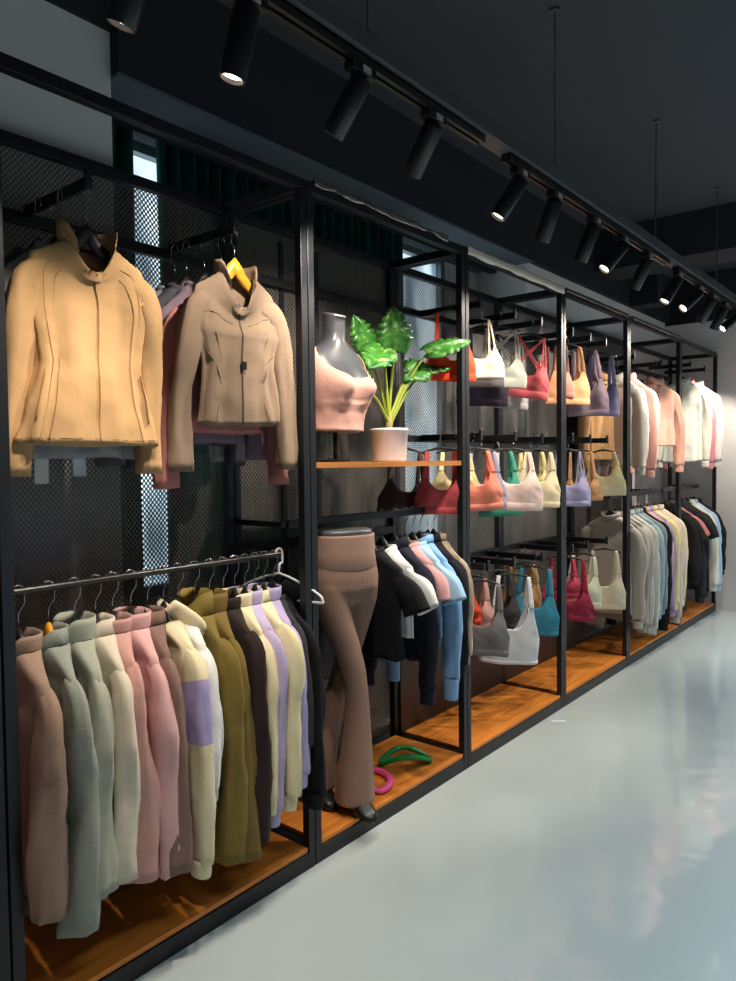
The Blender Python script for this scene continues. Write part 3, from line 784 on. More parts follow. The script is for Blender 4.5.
# lower-body mannequin in flared leggings
LX, LY = 2.25, 1.955
t = thing('leg_mannequin', 'headless lower-body mannequin in taupe flared leggings and black shoes', 'mannequin', (LX, LY, 0), R(-20))
TAUPE = fabric((140, 112, 98), .02, .6)
def ell(c, a, b, n=28, rot=0.): return [Vector((c[0]+a*math.cos(2*PI*k/n), c[1]+b*math.sin(2*PI*k/n), c[2])) for k in range(n)]
m = MB()
m.grid([ell((0, .0, z), a, b) for z, a, b in ((.925, .05, .05), (.945, .11, .078), (.985, .148, .098), (1.03, .153, .10), (1.08, .143, .094), (1.13, .134, .088), (1.185, .130, .086), (1.20, .129, .085))], True, True, True)
LEGS = ([(-.074, 0, 1.0, .072, .085), (-.066, -.005, .93, .071, .08), (-.046, -.015, .85, .064, .072), (-.016, -.030, .76, .057, .064), (.008, -.045, .66, .051, .058), (.018, -.052, .58, .047, .054), (.022, -.054, .50, .049, .055), (.020, -.054, .40, .057, .061), (.014, -.056, .30, .067, .070), (.006, -.058, .20, .077, .079), (.0, -.060, .12, .085, .086)],
        [(.074, 0, 1.0, .072, .085), (.076, .01, .93, .070, .078), (.074, .035, .85, .062, .070), (.066, .06, .76, .055, .062), (.048, .08, .66, .050, .056), (.026, .092, .58, .046, .052), (.0, .10, .50, .048, .054), (-.030, .105, .40, .055, .060), (-.054, .11, .30, .063, .067), (-.072, .112, .20, .073, .076), (-.080, .114, .13, .081, .083)])
for lg in LEGS:
    m.grid([ell((a, b, c), d_, e) for a, b, c, d_, e in lg], True, True, True)
me = m.mesh('leggings')
o = link('leggings', me, TAUPE, t)
rm = o.modifiers.new('remesh', 'REMESH'); rm.mode = 'VOXEL'; rm.voxel_size = .008; rm.use_smooth_shade = True
sm = o.modifiers.new('smooth', 'SMOOTH'); sm.factor = .6; sm.iterations = 8
rows = []
for z, e in ((1.075, .003), (1.08, .006), (1.13, .005), (1.195, .005), (1.205, .004), (1.205, -.004), (1.19, -.006)):
    a, b = (.136 if z < 1.1 else .130)+e, (.093 if z < 1.1 else .087)+e
    rows.append([V((p.x, p.y, p.z-.012*(p.y/b if z < 1.1 else 0)**2)) for p in ell((0, 0, z), a, b, 40)])
MB().grid(rows, True).build('waistband', fabric((150, 120, 106), .02, .6), t, smooth=True)
MB().grid([ell((0, 0, z), a, b, 40) for z, a, b in ((1.18, .12, .078), (1.212, .126, .083), (1.222, .122, .08), (1.226, .11, .072))], True, True, True).build('waist_plate', SKIN, t, smooth=True)
for cx, fwd in ((.0, -.060), (-.080, .114)):
    rows = []
    for y, hw, h, zb in ((.055, .018, .04, .08), (.05, .03, .07, .08), (.02, .036, .085, .08), (-.03, .040, .075, .08), (-.08, .043, .055, .08), (-.12, .036, .04, .08), (-.15, .015, .025, .08)):
        rows.append([V((cx+hw*spow(math.cos(2*PI*k/20), .8), fwd+y, zb+h*.5+h*.5*spow(math.sin(2*PI*k/20), .8))) for k in range(20)])
    m = MB().grid(rows, True, True, True)
    m.tube([(cx, fwd+.015, .13), (cx, fwd+.01, .20)], [.036, .034], 16)
    m.build('shoe', BLACK2, t, smooth=True)
# zip ornament on the left thigh
m = MB(); m.tube(smoothpts([(-.16, -.05, .60), (-.165, -.055, .56), (-.17, -.05, .52), (-.168, -.05, .48)], 4), .003, 6)
m.lathe([(.001, .598), (.008, .604), (.008, .612), (.001, .617)], 12, cx=-.16, cy=-.05)
m.build('zip_pull_chain', plain('gold_chain', (200, 160, 110), .3, .9), t, smooth=True)

def yoga_ring(label, col, x, y, z, rz, Lr, Wr, hump, r=.0125, tilt=0):
    pts = []
    for i in range(49):
        a = 2*PI*i/48
        xx = Lr*math.cos(a); yy = Wr*math.sin(a)*(1-.30*math.cos(2*a)*.6)
        zz = r+hump*(1-(xx/Lr)**2)
        pts.append((xx, yy, zz))
    m = MB(); P_ = [V(p) for p in pts[:-1]]; n = len(P_); rows = []
    for i in range(n):
        tt = (P_[(i+1) % n]-P_[i-1]).normalized(); u = V((0, 0, 1))-tt*tt.z; u.normalize(); w_ = tt.cross(u)
        rows.append([P_[i]+u*(r*math.cos(2*PI*k/12))+w_*(r*1.25*math.sin(2*PI*k/12)) for k in range(12)])
    rows.append(rows[0])
    m.grid(rows, True); bmesh.ops.remove_doubles(m.bm, verts=m.bm.verts, dist=.0001)
    o = m.build('yoga_ring', plain('ring_%d' % col[0], col, .35), None, (x, y, z), (0, tilt, rz), smooth=True)
    return tag(o, label, 'yoga ring')
yoga_ring('bright green curved yoga ring on the orange wooden base board', (28, 162, 80), 2.72, 2.0, .08, R(-42), .115, .048, .042)
yoga_ring('pink yoga ring lying on the base board beside the leggings', (232, 84, 152), 2.475, 1.985, .08, R(50), .11, .055, .004)

G2 = 'tops on the rail under the wooden shelf'
H2 = 'black hangers on the rail under the wooden shelf'
def rail2(x, dx, label, col, name='t_shirt', cat='top', **k):
    return garment(name, label, cat, x, 2.0, 1.281, RZ+R(dx-14), col, G2, hgroup=H2, **k)
rail2(2.47, 10, 'black short-sleeve tee directly right of the leggings mannequin', (26, 27, 31), sleeve='short', sl=.17, L=.46, collar='crew', d=.03, splay=.05, hlabel='black hanger of the black tee beside the leggings')
rail2(2.56, 8, 'white short-sleeve crop tee with a knotted hem right of the black tee', (226, 226, 226), sleeve='short', sl=.17, L=.38, collar='crew', d=.032, splay=.06, hlabel='black hanger of the white crop tee')
rail2(2.655, 4, 'navy long-sleeve jacket between the white crop tee and the pink tee', (30, 33, 46), name='jacket', L=.50, sl=.61, d=.036, cuff=.07, hlabel='black hanger of the long navy jacket')
rail2(2.735, 2, 'pale pink short-sleeve tee in front of the light blue tops', (206, 156, 158), sleeve='short', sl=.16, L=.42, collar='crew', d=.028, hlabel='black hanger of the pale pink tee')
rail2(2.795, 3, 'powder blue short-sleeve tee left of the blue long-sleeve top', (158, 198, 226), sleeve='short', sl=.17, L=.42, collar='crew', d=.028, splay=.05, hlabel='black hanger of the powder blue tee')
rail2(2.855, 3, 'light blue long-sleeve top with a hanging cuff', (134, 176, 220), name='long_sleeve_top', L=.46, sl=.64, d=.03, cuff=.09, collar='stand', collar_h=.035, hlabel='black hanger of the light blue long-sleeve top')
rail2(2.92, 2, 'midnight navy long-sleeve top right of the light blue one', (28, 29, 40), name='long_sleeve_top', L=.46, sl=.54, d=.03, collar='stand', collar_h=.035, hlabel='black hanger of the midnight navy top')
rail2(2.972, 0, 'beige long-sleeve top at the right end of the rail under the shelf', (176, 158, 138), name='long_sleeve_top', L=.44, sl=.50, d=.022, collar='stand', collar_h=.03, hlabel='black hanger of the beige top by the post')

# ------------------------------------------------------------------ bras and camisoles
def bra(label, x, y, z, rz, col, group, w=.135, H=.17, top=-.10, strap=.07, d=.022, zf=-.085, zu=-.125, zb=-.03, sw=.010, band=.035, cup=.032, tilt=0., col2=None, cross=False, double=False, name='sports_bra', cat='bra', hm=None, zigpad=False, seed=None, fold=.004, hlabel=None):
    """local z=0 at the arm; shoulder points at z=top; cloth from top-strap down to the band bottom at top-strap-H"""
    seed = random.random()*40 if seed is None else seed
    rz -= R(16+random.uniform(-8, 8)); tilt += R(random.uniform(-4, 4))
    zf = min(zf-.01, -.46*H); zu = -.62*H; zb = -.55*H
    t = thing(name, label, cat, (x, y, z), rz, group, rot=(0, tilt, rz))
    mat = fabric(col, .03); mat2 = fabric(col2, .03) if col2 else mat
    z1 = top-strap                   # level of the strap joints
    zlow = z1-H
    keys = [(0, zf), (35, 0), (88, zu), (152, -.01), (180, zb)]
    def ztop(a):
        a = abs(math.degrees(a)) % 360
        if a > 180: a = 360-a
        for (a0, v0), (a1, v1) in zip(keys, keys[1:]):
            if a <= a1:
                f = (a-a0)/(a1-a0)
                if v1 > v0: f = f**2.4
                else: f = 1-(1-f)**2.4
                return z1+v0+(v1-v0)*f
        return z1
    def pt(th, z, off=0.):
        # th measured from the front (-y)
        f = (z-zlow)/H
        ww = w*(1+.05*f-.10*max(0, f-.45)); 
        x_ = (ww+off)*spow(math.sin(th), .85); y_ = -(d+off)*spow(math.cos(th), .85)
        if math.cos(th) > 0:
            for sg in (-1, 1):
                g = math.exp(-((x_-sg*w*.48)/(w*.36))**2-((z-(zlow+band+H*.30))/(H*.30))**2)
                y_ -= cup*g
        n = noise.noise((x_*22+seed, y_*14, z*20))+1.3*noise.noise((x_*11+seed, 3, z*34+x_*20))
        y_ -= fold*n*(1 if math.cos(th) > 0 else -1)*(.3 if z < zlow+band else 1)
        return V((x_, y_, z+.006*noise.noise((x_*9+seed, 1, 2))))
    M = 14
    half_ = [0, 6, 12, 18, 23, 27, 30, 33, 35, 37, 40, 44, 49, 55, 63, 72, 80, 88, 96, 105, 114, 122, 130, 137, 143, 147, 150, 152, 154, 157, 161, 167, 173]
    TH = [R(q) for q in half_]+[R(180)]+[R(360-q) for q in reversed(half_[1:])]; N = len(TH)
    rows = []
    for i in range(M+1):
        f = i/M
        rows.append([pt(TH[k], zlow+band*.9+(ztop(TH[k])-zlow-band*.9)*f) for k in range(N)])
    rows.append([pt(TH[k], ztop(TH[k])-.002, -.003) for k in range(N)])
    rows.append([pt(TH[k], ztop(TH[k])-.014, -.004) for k in range(N)])
    MB().grid(rows, True).build('front_and_back', mat, t, smooth=True)
    rows = []
    for zz, e in ((band, .0), (band*.95, .0025), (band*.5, .003), (.002, .002), (0, 0), (.0, -.006), (band*.8, -.006)):
        rows.append([pt(TH[k], zlow+zz, e) for k in range(N)])
    MB().grid(rows, True).build('band', mat2, t, smooth=True)
    for sg in (-1, 1):
        a = R(35)*sg; b = R(152)*sg
        if cross: b = -b
        pa = pt(a, ztop(a)-min(.05, .2*H), .001); pb = pt(b, ztop(b)-min(.05, .2*H), .001)
        pk = V((sg*w*.52, .0, top))
        for q in ((-1, 1) if double else (0,)):
            o_ = V((q*.010, 0, 0))
            pts = smoothpts([pa+o_, pa.lerp(pk, .5)+o_*.8+V((0, -.006, 0)), pk+o_*.3+V((0, -.008, -.004)), pk+o_*.3+V((0, .008, -.004)), pb.lerp(pk, .5)+o_*.8+V((0, .006, 0)), pb+o_], 5)
            n = len(pts); s_ = min(sw*.8, .013)*(.55 if double else 1)
            rr = [(s_*(.8+.35*abs(2*i/(n-1)-1)), .0022) for i in range(n)]
            MB().tube(pts, rr, 8, True, ref=(1, 0, 0)).build('strap', mat, t, smooth=True)
    k = w*.52+.03
    hanger(hlabel or ('hanger carrying the '+label)[:110], x, y, z, rz, hm, half=k, drop=.022, thick=.006, zneck=top+.032, p=1.35, group='hangers of the bras', tilt=tilt)
    return t

U3 = 'bras on the upper arms'; M3 = 'bras on the middle arms'; L3 = 'bras on the lower arms'
zu3 = 2.308
bra('orange red strappy bra hanging behind the plant leaf', 3.03, 1.93, zu3, R(-20), (232, 70, 36), U3, H=.19, strap=.13, sw=.006, hlabel='thin hanger of the orange red bra')
bra('cream scoop bra with thin straps, leftmost right of the second post', 3.255, 1.93, zu3, R(-24), (226, 210, 188), U3, H=.17, strap=.12, sw=.007, w=.14, zf=-.045, hlabel='thin hanger of the cream scoop bra')
bra('dark plum bra at the back of the upper arm behind the white and grey bra', 3.64, 2.10, zu3, R(-20), (66, 54, 66), U3, H=.26, strap=.14, sw=.012, w=.15, hlabel='thin hanger of the dark plum bra')
bra('white and grey longline bra with crossed straps', 3.575, 1.95, zu3, R(-38), (214, 212, 200), U3, H=.19, strap=.12, sw=.010, cross=True, double=True, w=.15, band=.05, col2=(196, 194, 180), hlabel='thin hanger of the white and grey longline bra')
bra('grey plunge bra overlapping the left of the white longline bra', 3.50, 2.03, zu3, R(-50), (104, 98, 98), U3, H=.17, strap=.14, sw=.014, w=.12, hlabel='thin hanger of the grey plunge bra')
bra('coral pink longline bra with triple thin straps, tilted on its hanger', 3.92, 1.93, zu3, R(-34), (214, 98, 102), U3, H=.23, strap=.12, sw=.009, double=True, cross=True, w=.14, tilt=R(8), band=.04, zf=-.03, hlabel='thin hanger of the coral pink longline bra')
bra('pale grey bra behind the coral one', 3.95, 2.09, zu3, R(-20), (186, 182, 176), U3, H=.24, strap=.16, w=.14, hlabel='thin hanger of the pale grey bra')
bra('peach orange tank bra left of the mauve one', 4.40, 1.93, zu3, R(-30), (232, 168, 122), U3, H=.26, strap=.10, sw=.022, w=.15, zf=-.03, hlabel='black hanger of the peach orange tank bra')
bra('dusty rose bra pressed left against the peach orange one', 4.36, 1.99, zu3, R(-56), (196, 140, 124), U3, H=.20, strap=.12, sw=.014, w=.11, hlabel='black hanger of the dusty rose bra')
bra('mauve racerback tank on the upper arm between peach and lavender', 4.665, 1.94, zu3, R(-26), (150, 128, 140), U3, H=.29, strap=.13, sw=.016, w=.145, name='tank_top', cat='tank top', hlabel='thin hanger of the mauve racerback tank')
bra('lavender tank on the upper arm beside the tan long shirt', 4.945, 1.93, zu3, R(-30), (150, 138, 176), U3, H=.28, strap=.13, sw=.016, w=.14, name='tank_top', cat='tank top', hlabel='thin hanger of the lavender tank')
zm3 = 1.642
bra('rose red bra hanging just left of the second post, middle level', 2.965, 1.95, zm3, R(-30), (196, 82, 84), M3, H=.22, strap=.08, sw=.02, w=.13, hlabel='thin hanger of the rose red bra')
bra('dark brown bra under the plant shelf behind the rose red one', 2.93, 2.12, zm3, R(-20), (74, 58, 52), M3, H=.2, strap=.1, sw=.014, hlabel='thin hanger of the dark brown bra')
bra('coral orange racer bra, leftmost right of the second post, middle level', 3.235, 1.93, zm3, R(-30), (230, 134, 110), M3, H=.24, strap=.06, sw=.022, w=.135, zf=-.07, col2=(224, 136, 116), hlabel='thin hanger of the coral orange racer bra')
bra('pale yellow bra peeking behind the coral orange one', 3.25, 2.05, zm3, R(-24), (226, 212, 160), M3, H=.18, strap=.06, sw=.022, w=.13, hlabel='thin hanger of the pale yellow bra')
bra('slate lavender bra between the coral and the large pink white one', 3.47, 2.02, zm3, R(-34), (142, 140, 164), M3, H=.24, strap=.06, sw=.018, w=.12, hlabel='thin hanger of the slate lavender bra')
bra('large pale pink racerback bra in the centre of the middle level', 3.63, 1.91, zm3, R(-44), (226, 200, 190), M3, H=.27, strap=.05, sw=.026, w=.165, zf=-.08, cup=.036, band=.045, hlabel='thin hanger of the large pale pink racerback bra')
bra('sea green bra showing below the large pale pink one', 3.70, 2.04, zm3, R(-20), (74, 158, 134), M3, H=.30, strap=.06, sw=.02, w=.13, hlabel='thin hanger of the sea green bra')
bra('cream crossed-front bra right of the large pale pink one', 3.985, 1.93, zm3, R(-40), (226, 208, 172), M3, H=.27, strap=.05, sw=.02, w=.14, hlabel='thin hanger of the cream crossed-front bra')
bra('buttery yellow bra against the third post, middle level', 4.06, 2.02, zm3, R(-20), (232, 220, 160), M3, H=.22, strap=.06, sw=.016, w=.13, hlabel='thin hanger of the buttery yellow bra')
bra('lilac bra with thin straps right of the third post, middle level', 4.40, 1.93, zm3, R(-34), (164, 158, 194), M3, H=.24, strap=.10, sw=.007, w=.14, double=True, hlabel='thin hanger of the lilac bra')
bra('soft grey green bra behind the lilac one, middle level', 4.54, 1.99, zm3, R(-30), (186, 184, 168), M3, H=.20, strap=.14, sw=.008, w=.14, hlabel='thin hanger of the soft grey green bra')
bra('tan plunge bra right of the soft grey green one', 4.68, 1.97, zm3, R(-50), (204, 152, 108), M3, H=.18, strap=.14, sw=.012, w=.13, hlabel='thin hanger of the tan plunge bra')
bra('cream yellow cutout bra top, rightmost of the middle level', 4.965, 1.93, zm3, R(-40), (236, 216, 164), M3, H=.25, strap=.05, sw=.03, w=.14, zf=-.1, band=.07, col2=(226, 212, 176), hlabel='thin hanger of the cream yellow cutout bra')
zl3 = .955
bra('mid grey racerback tank on the lower level, left of the white camisole', 3.31, 1.91, zl3, R(-40), (128, 124, 124), L3, H=.29, strap=.08, sw=.024, w=.15, zf=-.09, name='tank_top', cat='tank top', hlabel='thin hanger of the mid grey tank')
bra('bright orange red bra peeking behind the grey tank', 3.28, 2.06, zl3, R(-20), (222, 74, 44), L3, H=.18, strap=.06, sw=.01, w=.12, hlabel='thin hanger of the bright orange red bra')
bra('dusty pink bra peeking right behind the grey tank', 3.42, 2.04, zl3, R(-30), (206, 152, 142), L3, H=.20, strap=.07, sw=.02, w=.12, hlabel='thin hanger of the dusty pink bra behind the grey tank')
bra('white V-neck camisole on the lower level', 3.60, 1.89, zl3, R(-38), (216, 217, 222), L3, H=.36, strap=.11, sw=.016, w=.16, zf=-.11, cup=.012, d=.05, band=.02, name='camisole', cat='camisole', hlabel='thin hanger of the white camisole')
bra('dark charcoal bra behind the white camisole', 3.66, 2.03, zl3, R(-24), (64, 60, 64), L3, H=.24, strap=.08, sw=.02, w=.14, hlabel='thin hanger of the dark charcoal bra')
bra('teal blue bra top on the lower level by the third post', 3.93, 1.92, zl3, R(-40), (58, 132, 156), L3, H=.29, strap=.09, sw=.022, w=.155, zf=-.10, band=.025, cup=.034, hlabel='thin hanger of the teal blue bra top')
bra('caramel brown bra behind the teal blue one', 3.96, 2.03, zl3, R(-24), (178, 130, 80), L3, H=.24, strap=.05, sw=.02, w=.14, hlabel='thin hanger of the caramel brown bra')
bra('khaki bra against the third post on the lower level', 4.06, 2.06, zl3, R(-10), (168, 140, 110), L3, H=.26, strap=.05, sw=.016, w=.13, hlabel='thin hanger of the khaki bra')
bra('burgundy wrap bra right of the third post on the lower level', 4.40, 1.91, zl3, R(-44), (140, 42, 66), L3, H=.24, strap=.14, sw=.014, w=.15, zf=-.05, fold=.009, hlabel='thin hanger of the burgundy wrap bra')
bra('raspberry strappy bra pressed behind the burgundy one', 4.46, 2.0, zl3, R(-30), (190, 76, 100), L3, H=.18, strap=.08, sw=.014, w=.13, hlabel='thin hanger of the raspberry strappy bra')
bra('pale green bra on the lower level between burgundy and ivory', 4.635, 1.92, zl3, R(-50), (214, 218, 190), L3, H=.26, strap=.07, sw=.018, w=.13, hlabel='thin hanger of the pale green bra')
bra('ivory tank bra with a racer neckline, last on the lower level', 4.965, 1.91, zl3, R(-40), (226, 214, 190), L3, H=.30, strap=.10, sw=.018, w=.155, zf=-.10, hlabel='thin hanger of the ivory tank bra')

# ------------------------------------------------------------------ fifth and sixth racks
U5 = 'pale tops on the upper arms of the far racks'; L5 = 'tops on the low rails of the far racks'; H5 = 'hangers on the far racks'
def far(name, label, x, y, z, rz, col, grp, cat='top', **k):
    k.setdefault('cuff', .05)
    return garment(name, label, cat, x, y, z, rz, col, grp, hgroup=H5, **k)
far('long_shirt', 'tan long shirt just left of the fourth post, upper level', 5.40, 2.10, 2.28, R(-24), (196, 150, 104), U5, w=.15, L=.62, sl=.62, d=.03, hlabel='hanger of the tan long shirt by the fourth post')
far('long_shirt', 'off-white long top just right of the fourth post, upper level', 5.50, 2.02, 2.275, R(-98), (206, 198, 190), U5, w=.165, L=.66, sl=.66, hlabel='hanger of the off-white long top')
far('jacket', 'pale pink long-sleeve jacket seen from its side, upper level', 5.60, 1.99, 2.275, R(-94), (218, 164, 154), U5, w=.17, L=.62, sl=.68, d=.04, hlabel='hanger of the pale pink jacket seen from its side')
far('shirt', 'white top between the two pink jackets', 5.70, 2.02, 2.275, R(-92), (222, 214, 206), U5, w=.165, L=.66, sl=.6, hlabel='hanger of the white top between pink jackets')
far('jacket', 'peach pink quarter-zip jacket facing forward at the far upper level', 6.08, 1.925, 2.285, R(-30), (226, 170, 150), U5, L=.52, sl=.66, splay=.05, w=.2, d=.045, waist=.9, zipc=((120, 88, 78), .16, .02), hlabel='hanger of the peach pink quarter-zip jacket')
far('shirt', 'grey top low behind the peach pink quarter-zip', 6.16, 2.1, 2.285, R(-20), (172, 160, 152), U5, L=.66, sl=.6, hlabel='hanger of the grey top behind the quarter-zip')
far('long_shirt', 'ivory long-sleeve top, first of the last rack', 6.93, 1.96, 2.355, R(-58), (220, 216, 202), U5, L=.72, sl=.70, d=.045, hlabel='hanger of the ivory long-sleeve top')
far('long_shirt', 'rose pink long-sleeve top between the ivory and white ones', 7.22, 2.0, 2.355, R(-66), (224, 148, 152), U5, L=.68, sl=.72, d=.035, hlabel='hanger of the rose pink long-sleeve top')
far('long_shirt', 'bright white pink long-sleeve top, last by the end wall', 7.37, 1.96, 2.355, R(-56), (238, 222, 220), U5, L=.68, sl=.70, d=.045, hlabel='hanger of the bright white pink top by the end wall')
rows = [(5.31, (196, 188, 180), 'stone grey shirt just right of the fourth post, low rail', .72, .74, None),
        (5.40, (174, 168, 160), 'warm grey long shirt second on the far low rail', .78, .78, None),
        (5.50, (192, 186, 178), 'light stone long shirt with a full sleeve on the far low rail', .76, .80, None),
        (5.61, (206, 208, 202), 'silvery white long shirt left of the blue grey ones', .80, .84, None),
        (5.72, (160, 178, 184), 'blue grey long shirt on the far low rail', .74, .74, None),
        (5.80, (132, 152, 160), 'deeper blue grey shirt behind the blue grey long one', .70, .72, None),
        (5.88, (30, 30, 34), 'black long trousers-length top between blue grey and lilac', .84, .86, None),
        (5.97, (222, 172, 170), 'rose pink shirt between black and lilac on the far low rail', .62, .6, None),
        (6.05, (164, 150, 180), 'lilac long shirt on the far low rail', .72, .78, None),
        (6.14, (226, 212, 150), 'butter yellow long shirt on the far low rail', .74, .74, None),
        (6.23, (208, 190, 186), 'pale rose patterned long shirt lowest at the fifth post', .80, .86, None),
        (6.33, (224, 212, 186), 'cream shirt against the fifth post, low rail', .70, .74, None)]
for x, c, lb, L_, s_, _ in rows:
    far('long_shirt', lb, x, 2.0, 1.245, RZ+R(random.uniform(-4, 6)), c, L5, L=L_, sl=s_, d=.036, collar='stand', collar_h=.03, hlabel='hanger of the '+lb)
rows = [(6.60, (32, 31, 33), 'black long jacket just right of the fifth post', .62, 'long', .6),
        (6.70, (40, 40, 40), 'black loose short-sleeve tee left of the pink print', .58, 'short', .24),
        (6.80, (44, 46, 52), 'charcoal long-sleeve top left of the navy one', .74, 'long', .78),
        (6.90, (24, 26, 34), 'navy black long top in the middle of the last rail', .76, 'long', .74),
        (6.76, (206, 128, 128), 'rose pink short tee peeking between the black tops', .36, 'short', .2),
        (7.00, (36, 36, 38), 'black short-sleeve tee with a purple neck trim', .5, 'short', .22),
        (7.12, (46, 44, 42), 'dark olive short-sleeve tee right of the purple trimmed one', .52, 'short', .24),
        (7.24, (224, 222, 210), 'white long-sleeve shirt near the end of the last rail', .72, 'long', .74),
        (7.36, (176, 202, 232), 'pale blue long shirt right of the white one', .74, 'long', .76),
        (7.48, (30, 34, 44), 'dark navy top last on the rail beside the end wall', .6, 'long', .62)]
for x, c, lb, L_, st, s_ in rows:
    t, T = far('t_shirt' if st == 'short' else 'long_sleeve_top', lb, x, 2.0, 1.245, RZ+R(random.uniform(-3, 8)), c, L5, L=L_, sleeve=st, sl=s_, d=.036, collar='crew' if st == 'short' else 'stand', collar_h=.03, splay=.05, hlabel='hanger of the '+lb)
    if 'purple' in lb:
        T.strip([(F-.2, -.03), (F-.1, -.09), (F, -.15)], .008, .003).build('neck_trim', plain('purple_trim', (170, 80, 160), .6), t, smooth=True)
    if 'pink print' in lb:
        pass

# ------------------------------------------------------------------ suspended track with spotlights
TY = 1.3
t = thing('suspended_track', 'grey suspended lighting beam hung from thin rods over the aisle', 'light track', (3.4, TY, 2.6))
def tp(name, mb, mat): return mb.build(name, mat, t, (-3.4, -TY, -2.6))
tp('beam', MB().box(.2, 7.4, TY-.035, TY+.035, 2.615, 2.668, .003), GREYMETAL)
for x0, x1 in ((.2, 2.24), (2.42, 4.3), (4.46, 7.4)):
    tp('track_channel', MB().box(x0, x1, TY-.019, TY-.006, 2.588, 2.615).box(x0, x1, TY+.006, TY+.019, 2.588, 2.615).box(x0, x1, TY-.019, TY+.019, 2.608, 2.615), BLACK2)
for x in (.4, 1.624, 2.834, 4.10, 5.38, 6.65):
    o = tp('suspension_rod', MB().cyl((x, TY, 2.668), (x, TY, ZC), .0035, n=8), plain('steel_rod', (110, 112, 116), .4, .7))
    MB().cyl((x, TY, 2.668), (x, TY, 2.69), .016, n=16).build('rod_clamp', GREYMETAL, o); MB().cyl((x, TY, ZC-.012), (x, TY, ZC), .02, n=16).build('ceiling_cup', GREYMETAL, o)

GLOW = bpy.data.materials.new('lit_lens'); GLOW.use_nodes = True
_e = GLOW.node_tree.nodes['Principled BSDF']; _e.inputs['Emission Color'].default_value = (1, .82, .6, 1); _e.inputs['Emission Strength'].default_value = 9
REFL = plain('lamp_reflector', (230, 210, 180), .25, .6)
def spot(label, x, aim, power=40, y=TY, size=62, name='spotlight', beam=True, col=(1, .90, .76), hw=.032, ln=.165, z=2.588):
    """track head: adapter box, yoke, cylinder housing with a lens; the lamp sits in its mouth"""
    piv = V((x, y+.012, z-.055))
    d = (V(aim)-piv).normalized()
    t = thing(name, label, 'spotlight', (x, y, z), 0, 'black track spotlights')
    off = V((-x, -y, -z))
    MB().box(-.05, .05, -.018, .018, -.026, .0, .003).build('adapter', BLACK2, t)
    MB().box(-.012, .022, -.0205, -.018, -.022, -.004).build('rating_label', LABELGREY, t)
    MB().cyl((0, .004, -.026), piv+off+V((0, .0, .012)), .009, n=12).build('stem', BLACK2, t, smooth=True)
    a = piv+off-d*.028; b = a+d*ln
    q = d.to_track_quat('Z', 'Y').to_matrix().to_4x4()
    M_ = Matrix.Translation(a) @ q
    hb = MB().lathe([(.001, 0), (hw-.004, 0), (hw, .005), (hw, ln-.003), (hw-.001, ln), (hw-.005, ln), (hw-.006, ln-.012), (hw-.010, ln-.022)], 32)
    me = hb.mesh('housing'); me.transform(M_)
    o = link('housing', me, BLACK2, t); 
    for p_ in me.polygons: p_.use_smooth = len(p_.vertices) == 4 and True
    md = o.modifiers.new('edges', 'EDGE_SPLIT'); md.split_angle = R(40)
    me = MB().lathe([(hw-.0065, ln-.011), (hw-.012, ln-.022), (.001, ln-.022)], 28).mesh('lens'); me.transform(M_)
    link('lens', me, GLOW if power > 0 else REFL, t)
    if power > 0:
        L = bpy.data.lights.new('lamp', 'SPOT'); L.energy = power; L.spot_size = R(size); L.spot_blend = .55; L.color = col; L.shadow_soft_size = .02
        lo = bpy.data.objects.new('lamp', L); COL.objects.link(lo); lo.parent = t
        lo.location = a+d*(ln+.004); lo.rotation_euler = d.to_track_quat('-Z', 'Y').to_euler()
    return t
BR = 1.0
heads = [('black spotlight cut off at the top left corner', .90, (-.1, .39, -.91), 30),
         ('lit black spotlight nearest the camera over the golden beige jacket', 1.18, (-.12, .22, -.97), 34),
         ('black spotlight second from the nearest lit one, leaning left', 1.59, (-.1, .60, -.80), 40),
         ('upright black spotlight above the plant rack', 1.95, (.2, .68, -.71), 56),
         ('lit black spotlight leaning over the bra rack, first after the track joint', 2.53, (-.32, .44, -.84), 40),
         ('dark spotlight directly right of the first leaning one after the joint', 2.84, (.2, .45, -.87), 38),
         ('dark upright spotlight third after the track joint', 3.25, (.1, .45, -.88), 38),
         ('lit spotlight leaning left, fourth after the track joint', 3.61, (-.5, .42, -.76), 42),
         ('dark spotlight left of the second track joint', 3.98, (.1, .5, -.86), 38),
         ('lit spotlight just after the second track joint', 4.51, (-.4, .36, -.83), 40),
         ('brightest small spotlight near the end of the track', 4.95, (-.6, .45, -.65), 36),
         ('dark spotlight beside the brightest small one', 5.27, (.2, .5, -.8), 40),
         ('dark spotlight second from the right edge', 5.6, (.1, .45, -.88), 46),
         ('dark tilted spotlight at the right edge of the photo', 5.96, (-.6, .5, -.6), 40),
         ('black spotlight beyond the right edge, before the end wall', 6.5, (0, .5, -.86), 52),
         ('black spotlight beyond the right edge, near the end wall', 7.0, (.3, .5, -.75), 62)]
for lb, x, d_, pw in heads: spot(lb, x, V((x, TY+.012, 2.533))+V(d_), pw*1.3, size=80)

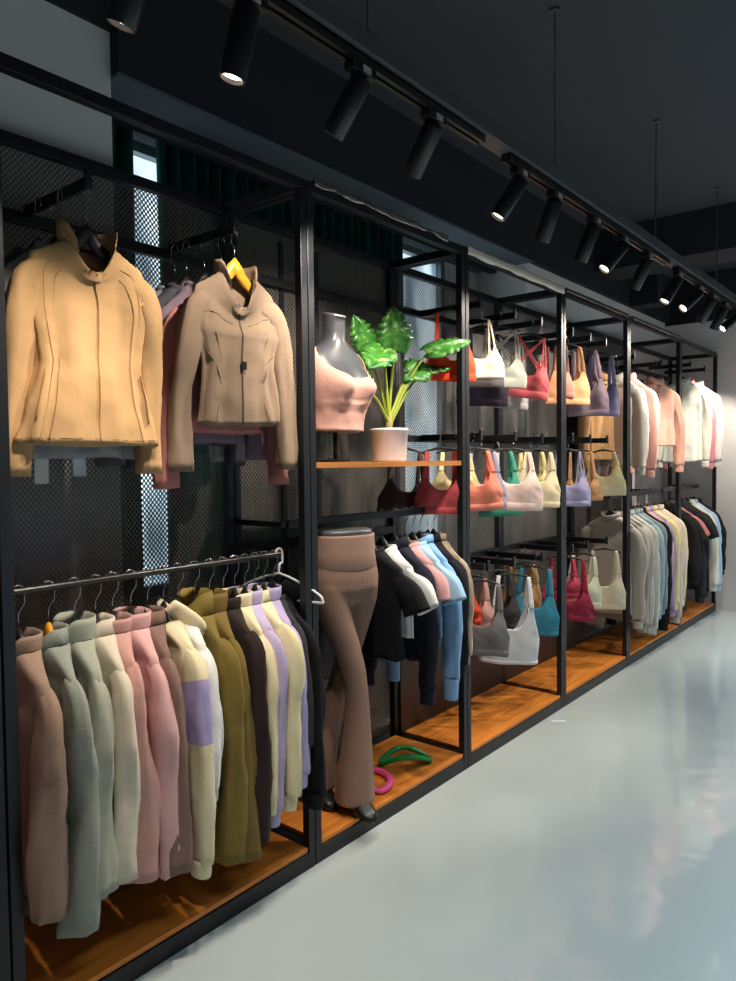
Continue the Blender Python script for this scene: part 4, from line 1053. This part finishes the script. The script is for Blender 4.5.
# added fill for the aisle: invented light bars under the ceiling, out of view
def fill_bar(label, x, y, power):
    t = thing('added_fill_bar', label, 'fill light', (x, y, ZC), 0, 'added fill lights over the aisle')
    MB().box(-.6, .6, -.05, .05, -.06, -.012, .006).build('housing', GREYMETAL, t)
    MB().cyl((-.4, 0, -.012), (-.4, 0, 0), .01).cyl((.4, 0, -.012), (.4, 0, 0), .01).build('mount', GREYMETAL, t)
    L = bpy.data.lights.new('lamp', 'AREA'); L.shape = 'RECTANGLE'; L.size = 1.15; L.size_y = .08; L.energy = power; L.color = (.80, .93, 1); L.spread = R(86)
    lo = bpy.data.objects.new('lamp', L); COL.objects.link(lo); lo.parent = t; lo.location = (0, 0, -.064)
for x, y in ((.6, -.45), (2.6, -.45), (4.8, -.45), (6.7, -.45), (.6, -2.4), (2.6, -2.4), (4.8, -2.4)):
    fill_bar('added unseen fill light bar under the dark ceiling', x, y, 24 if x < 1 else 70 if x > 6 else 30)

# small things on the floor and boards
tag(MB().box(-.042, .042, -.007, .007, 0, .0012).build('floor_sticker', plain('white_tape', (236, 236, 232), .5), None, (3.885, 1.762, .0005), (0, 0, R(-53))), 'short strip of white tape stuck on the glossy floor', 'tape')
t = thing('storage_box', 'small black lidded box on the base board of the last rack', 'box', (6.98, 2.03, .08))
MB().box(-.11, .11, -.08, .08, 0, .10, .004).build('box_body', BLACK2, t)
MB().box(-.114, .114, -.084, .084, .10, .13, .004).build('lid', BLACK2, t)

# ------------------------------------------------------------------ world, camera, colour management
W = bpy.data.worlds.new('shop_ambience'); SC.world = W; W.use_nodes = True
bg = W.node_tree.nodes['Background']; bg.inputs['Color'].default_value = (.62, .78, .9, 1); bg.inputs['Strength'].default_value = .10

cam = bpy.data.cameras.new('camera'); co = bpy.data.objects.new('camera', cam); COL.objects.link(co)
f, th, pi_, ro = 729.1, .6818, .0395, -.0112
cam.sensor_fit = 'VERTICAL'; cam.sensor_height = 36; cam.sensor_width = 36*736/981; cam.lens = f/981*36
fw = V((math.cos(th)*math.cos(pi_), math.sin(th)*math.cos(pi_), -math.sin(pi_)))
rt = V((math.sin(th), -math.cos(th), 0)); up = rt.cross(fw)
r2_ = rt*math.cos(ro)+up*math.sin(ro)*1; u2_ = up*math.cos(ro)-rt*math.sin(ro)
co.matrix_world = Matrix(((r2_.x, u2_.x, -fw.x, 0), (r2_.y, u2_.y, -fw.y, 0), (r2_.z, u2_.z, -fw.z, 1.5), (0, 0, 0, 1)))
cam.clip_start = .02
SC.camera = co
SC.view_settings.view_transform = 'Standard'; SC.view_settings.look = 'None'; SC.view_settings.exposure = -.22; SC.view_settings.gamma = 1
SC.view_settings.use_curve_mapping = False
SC.cycles.max_bounces = 6; SC.cycles.transparent_max_bounces = 12
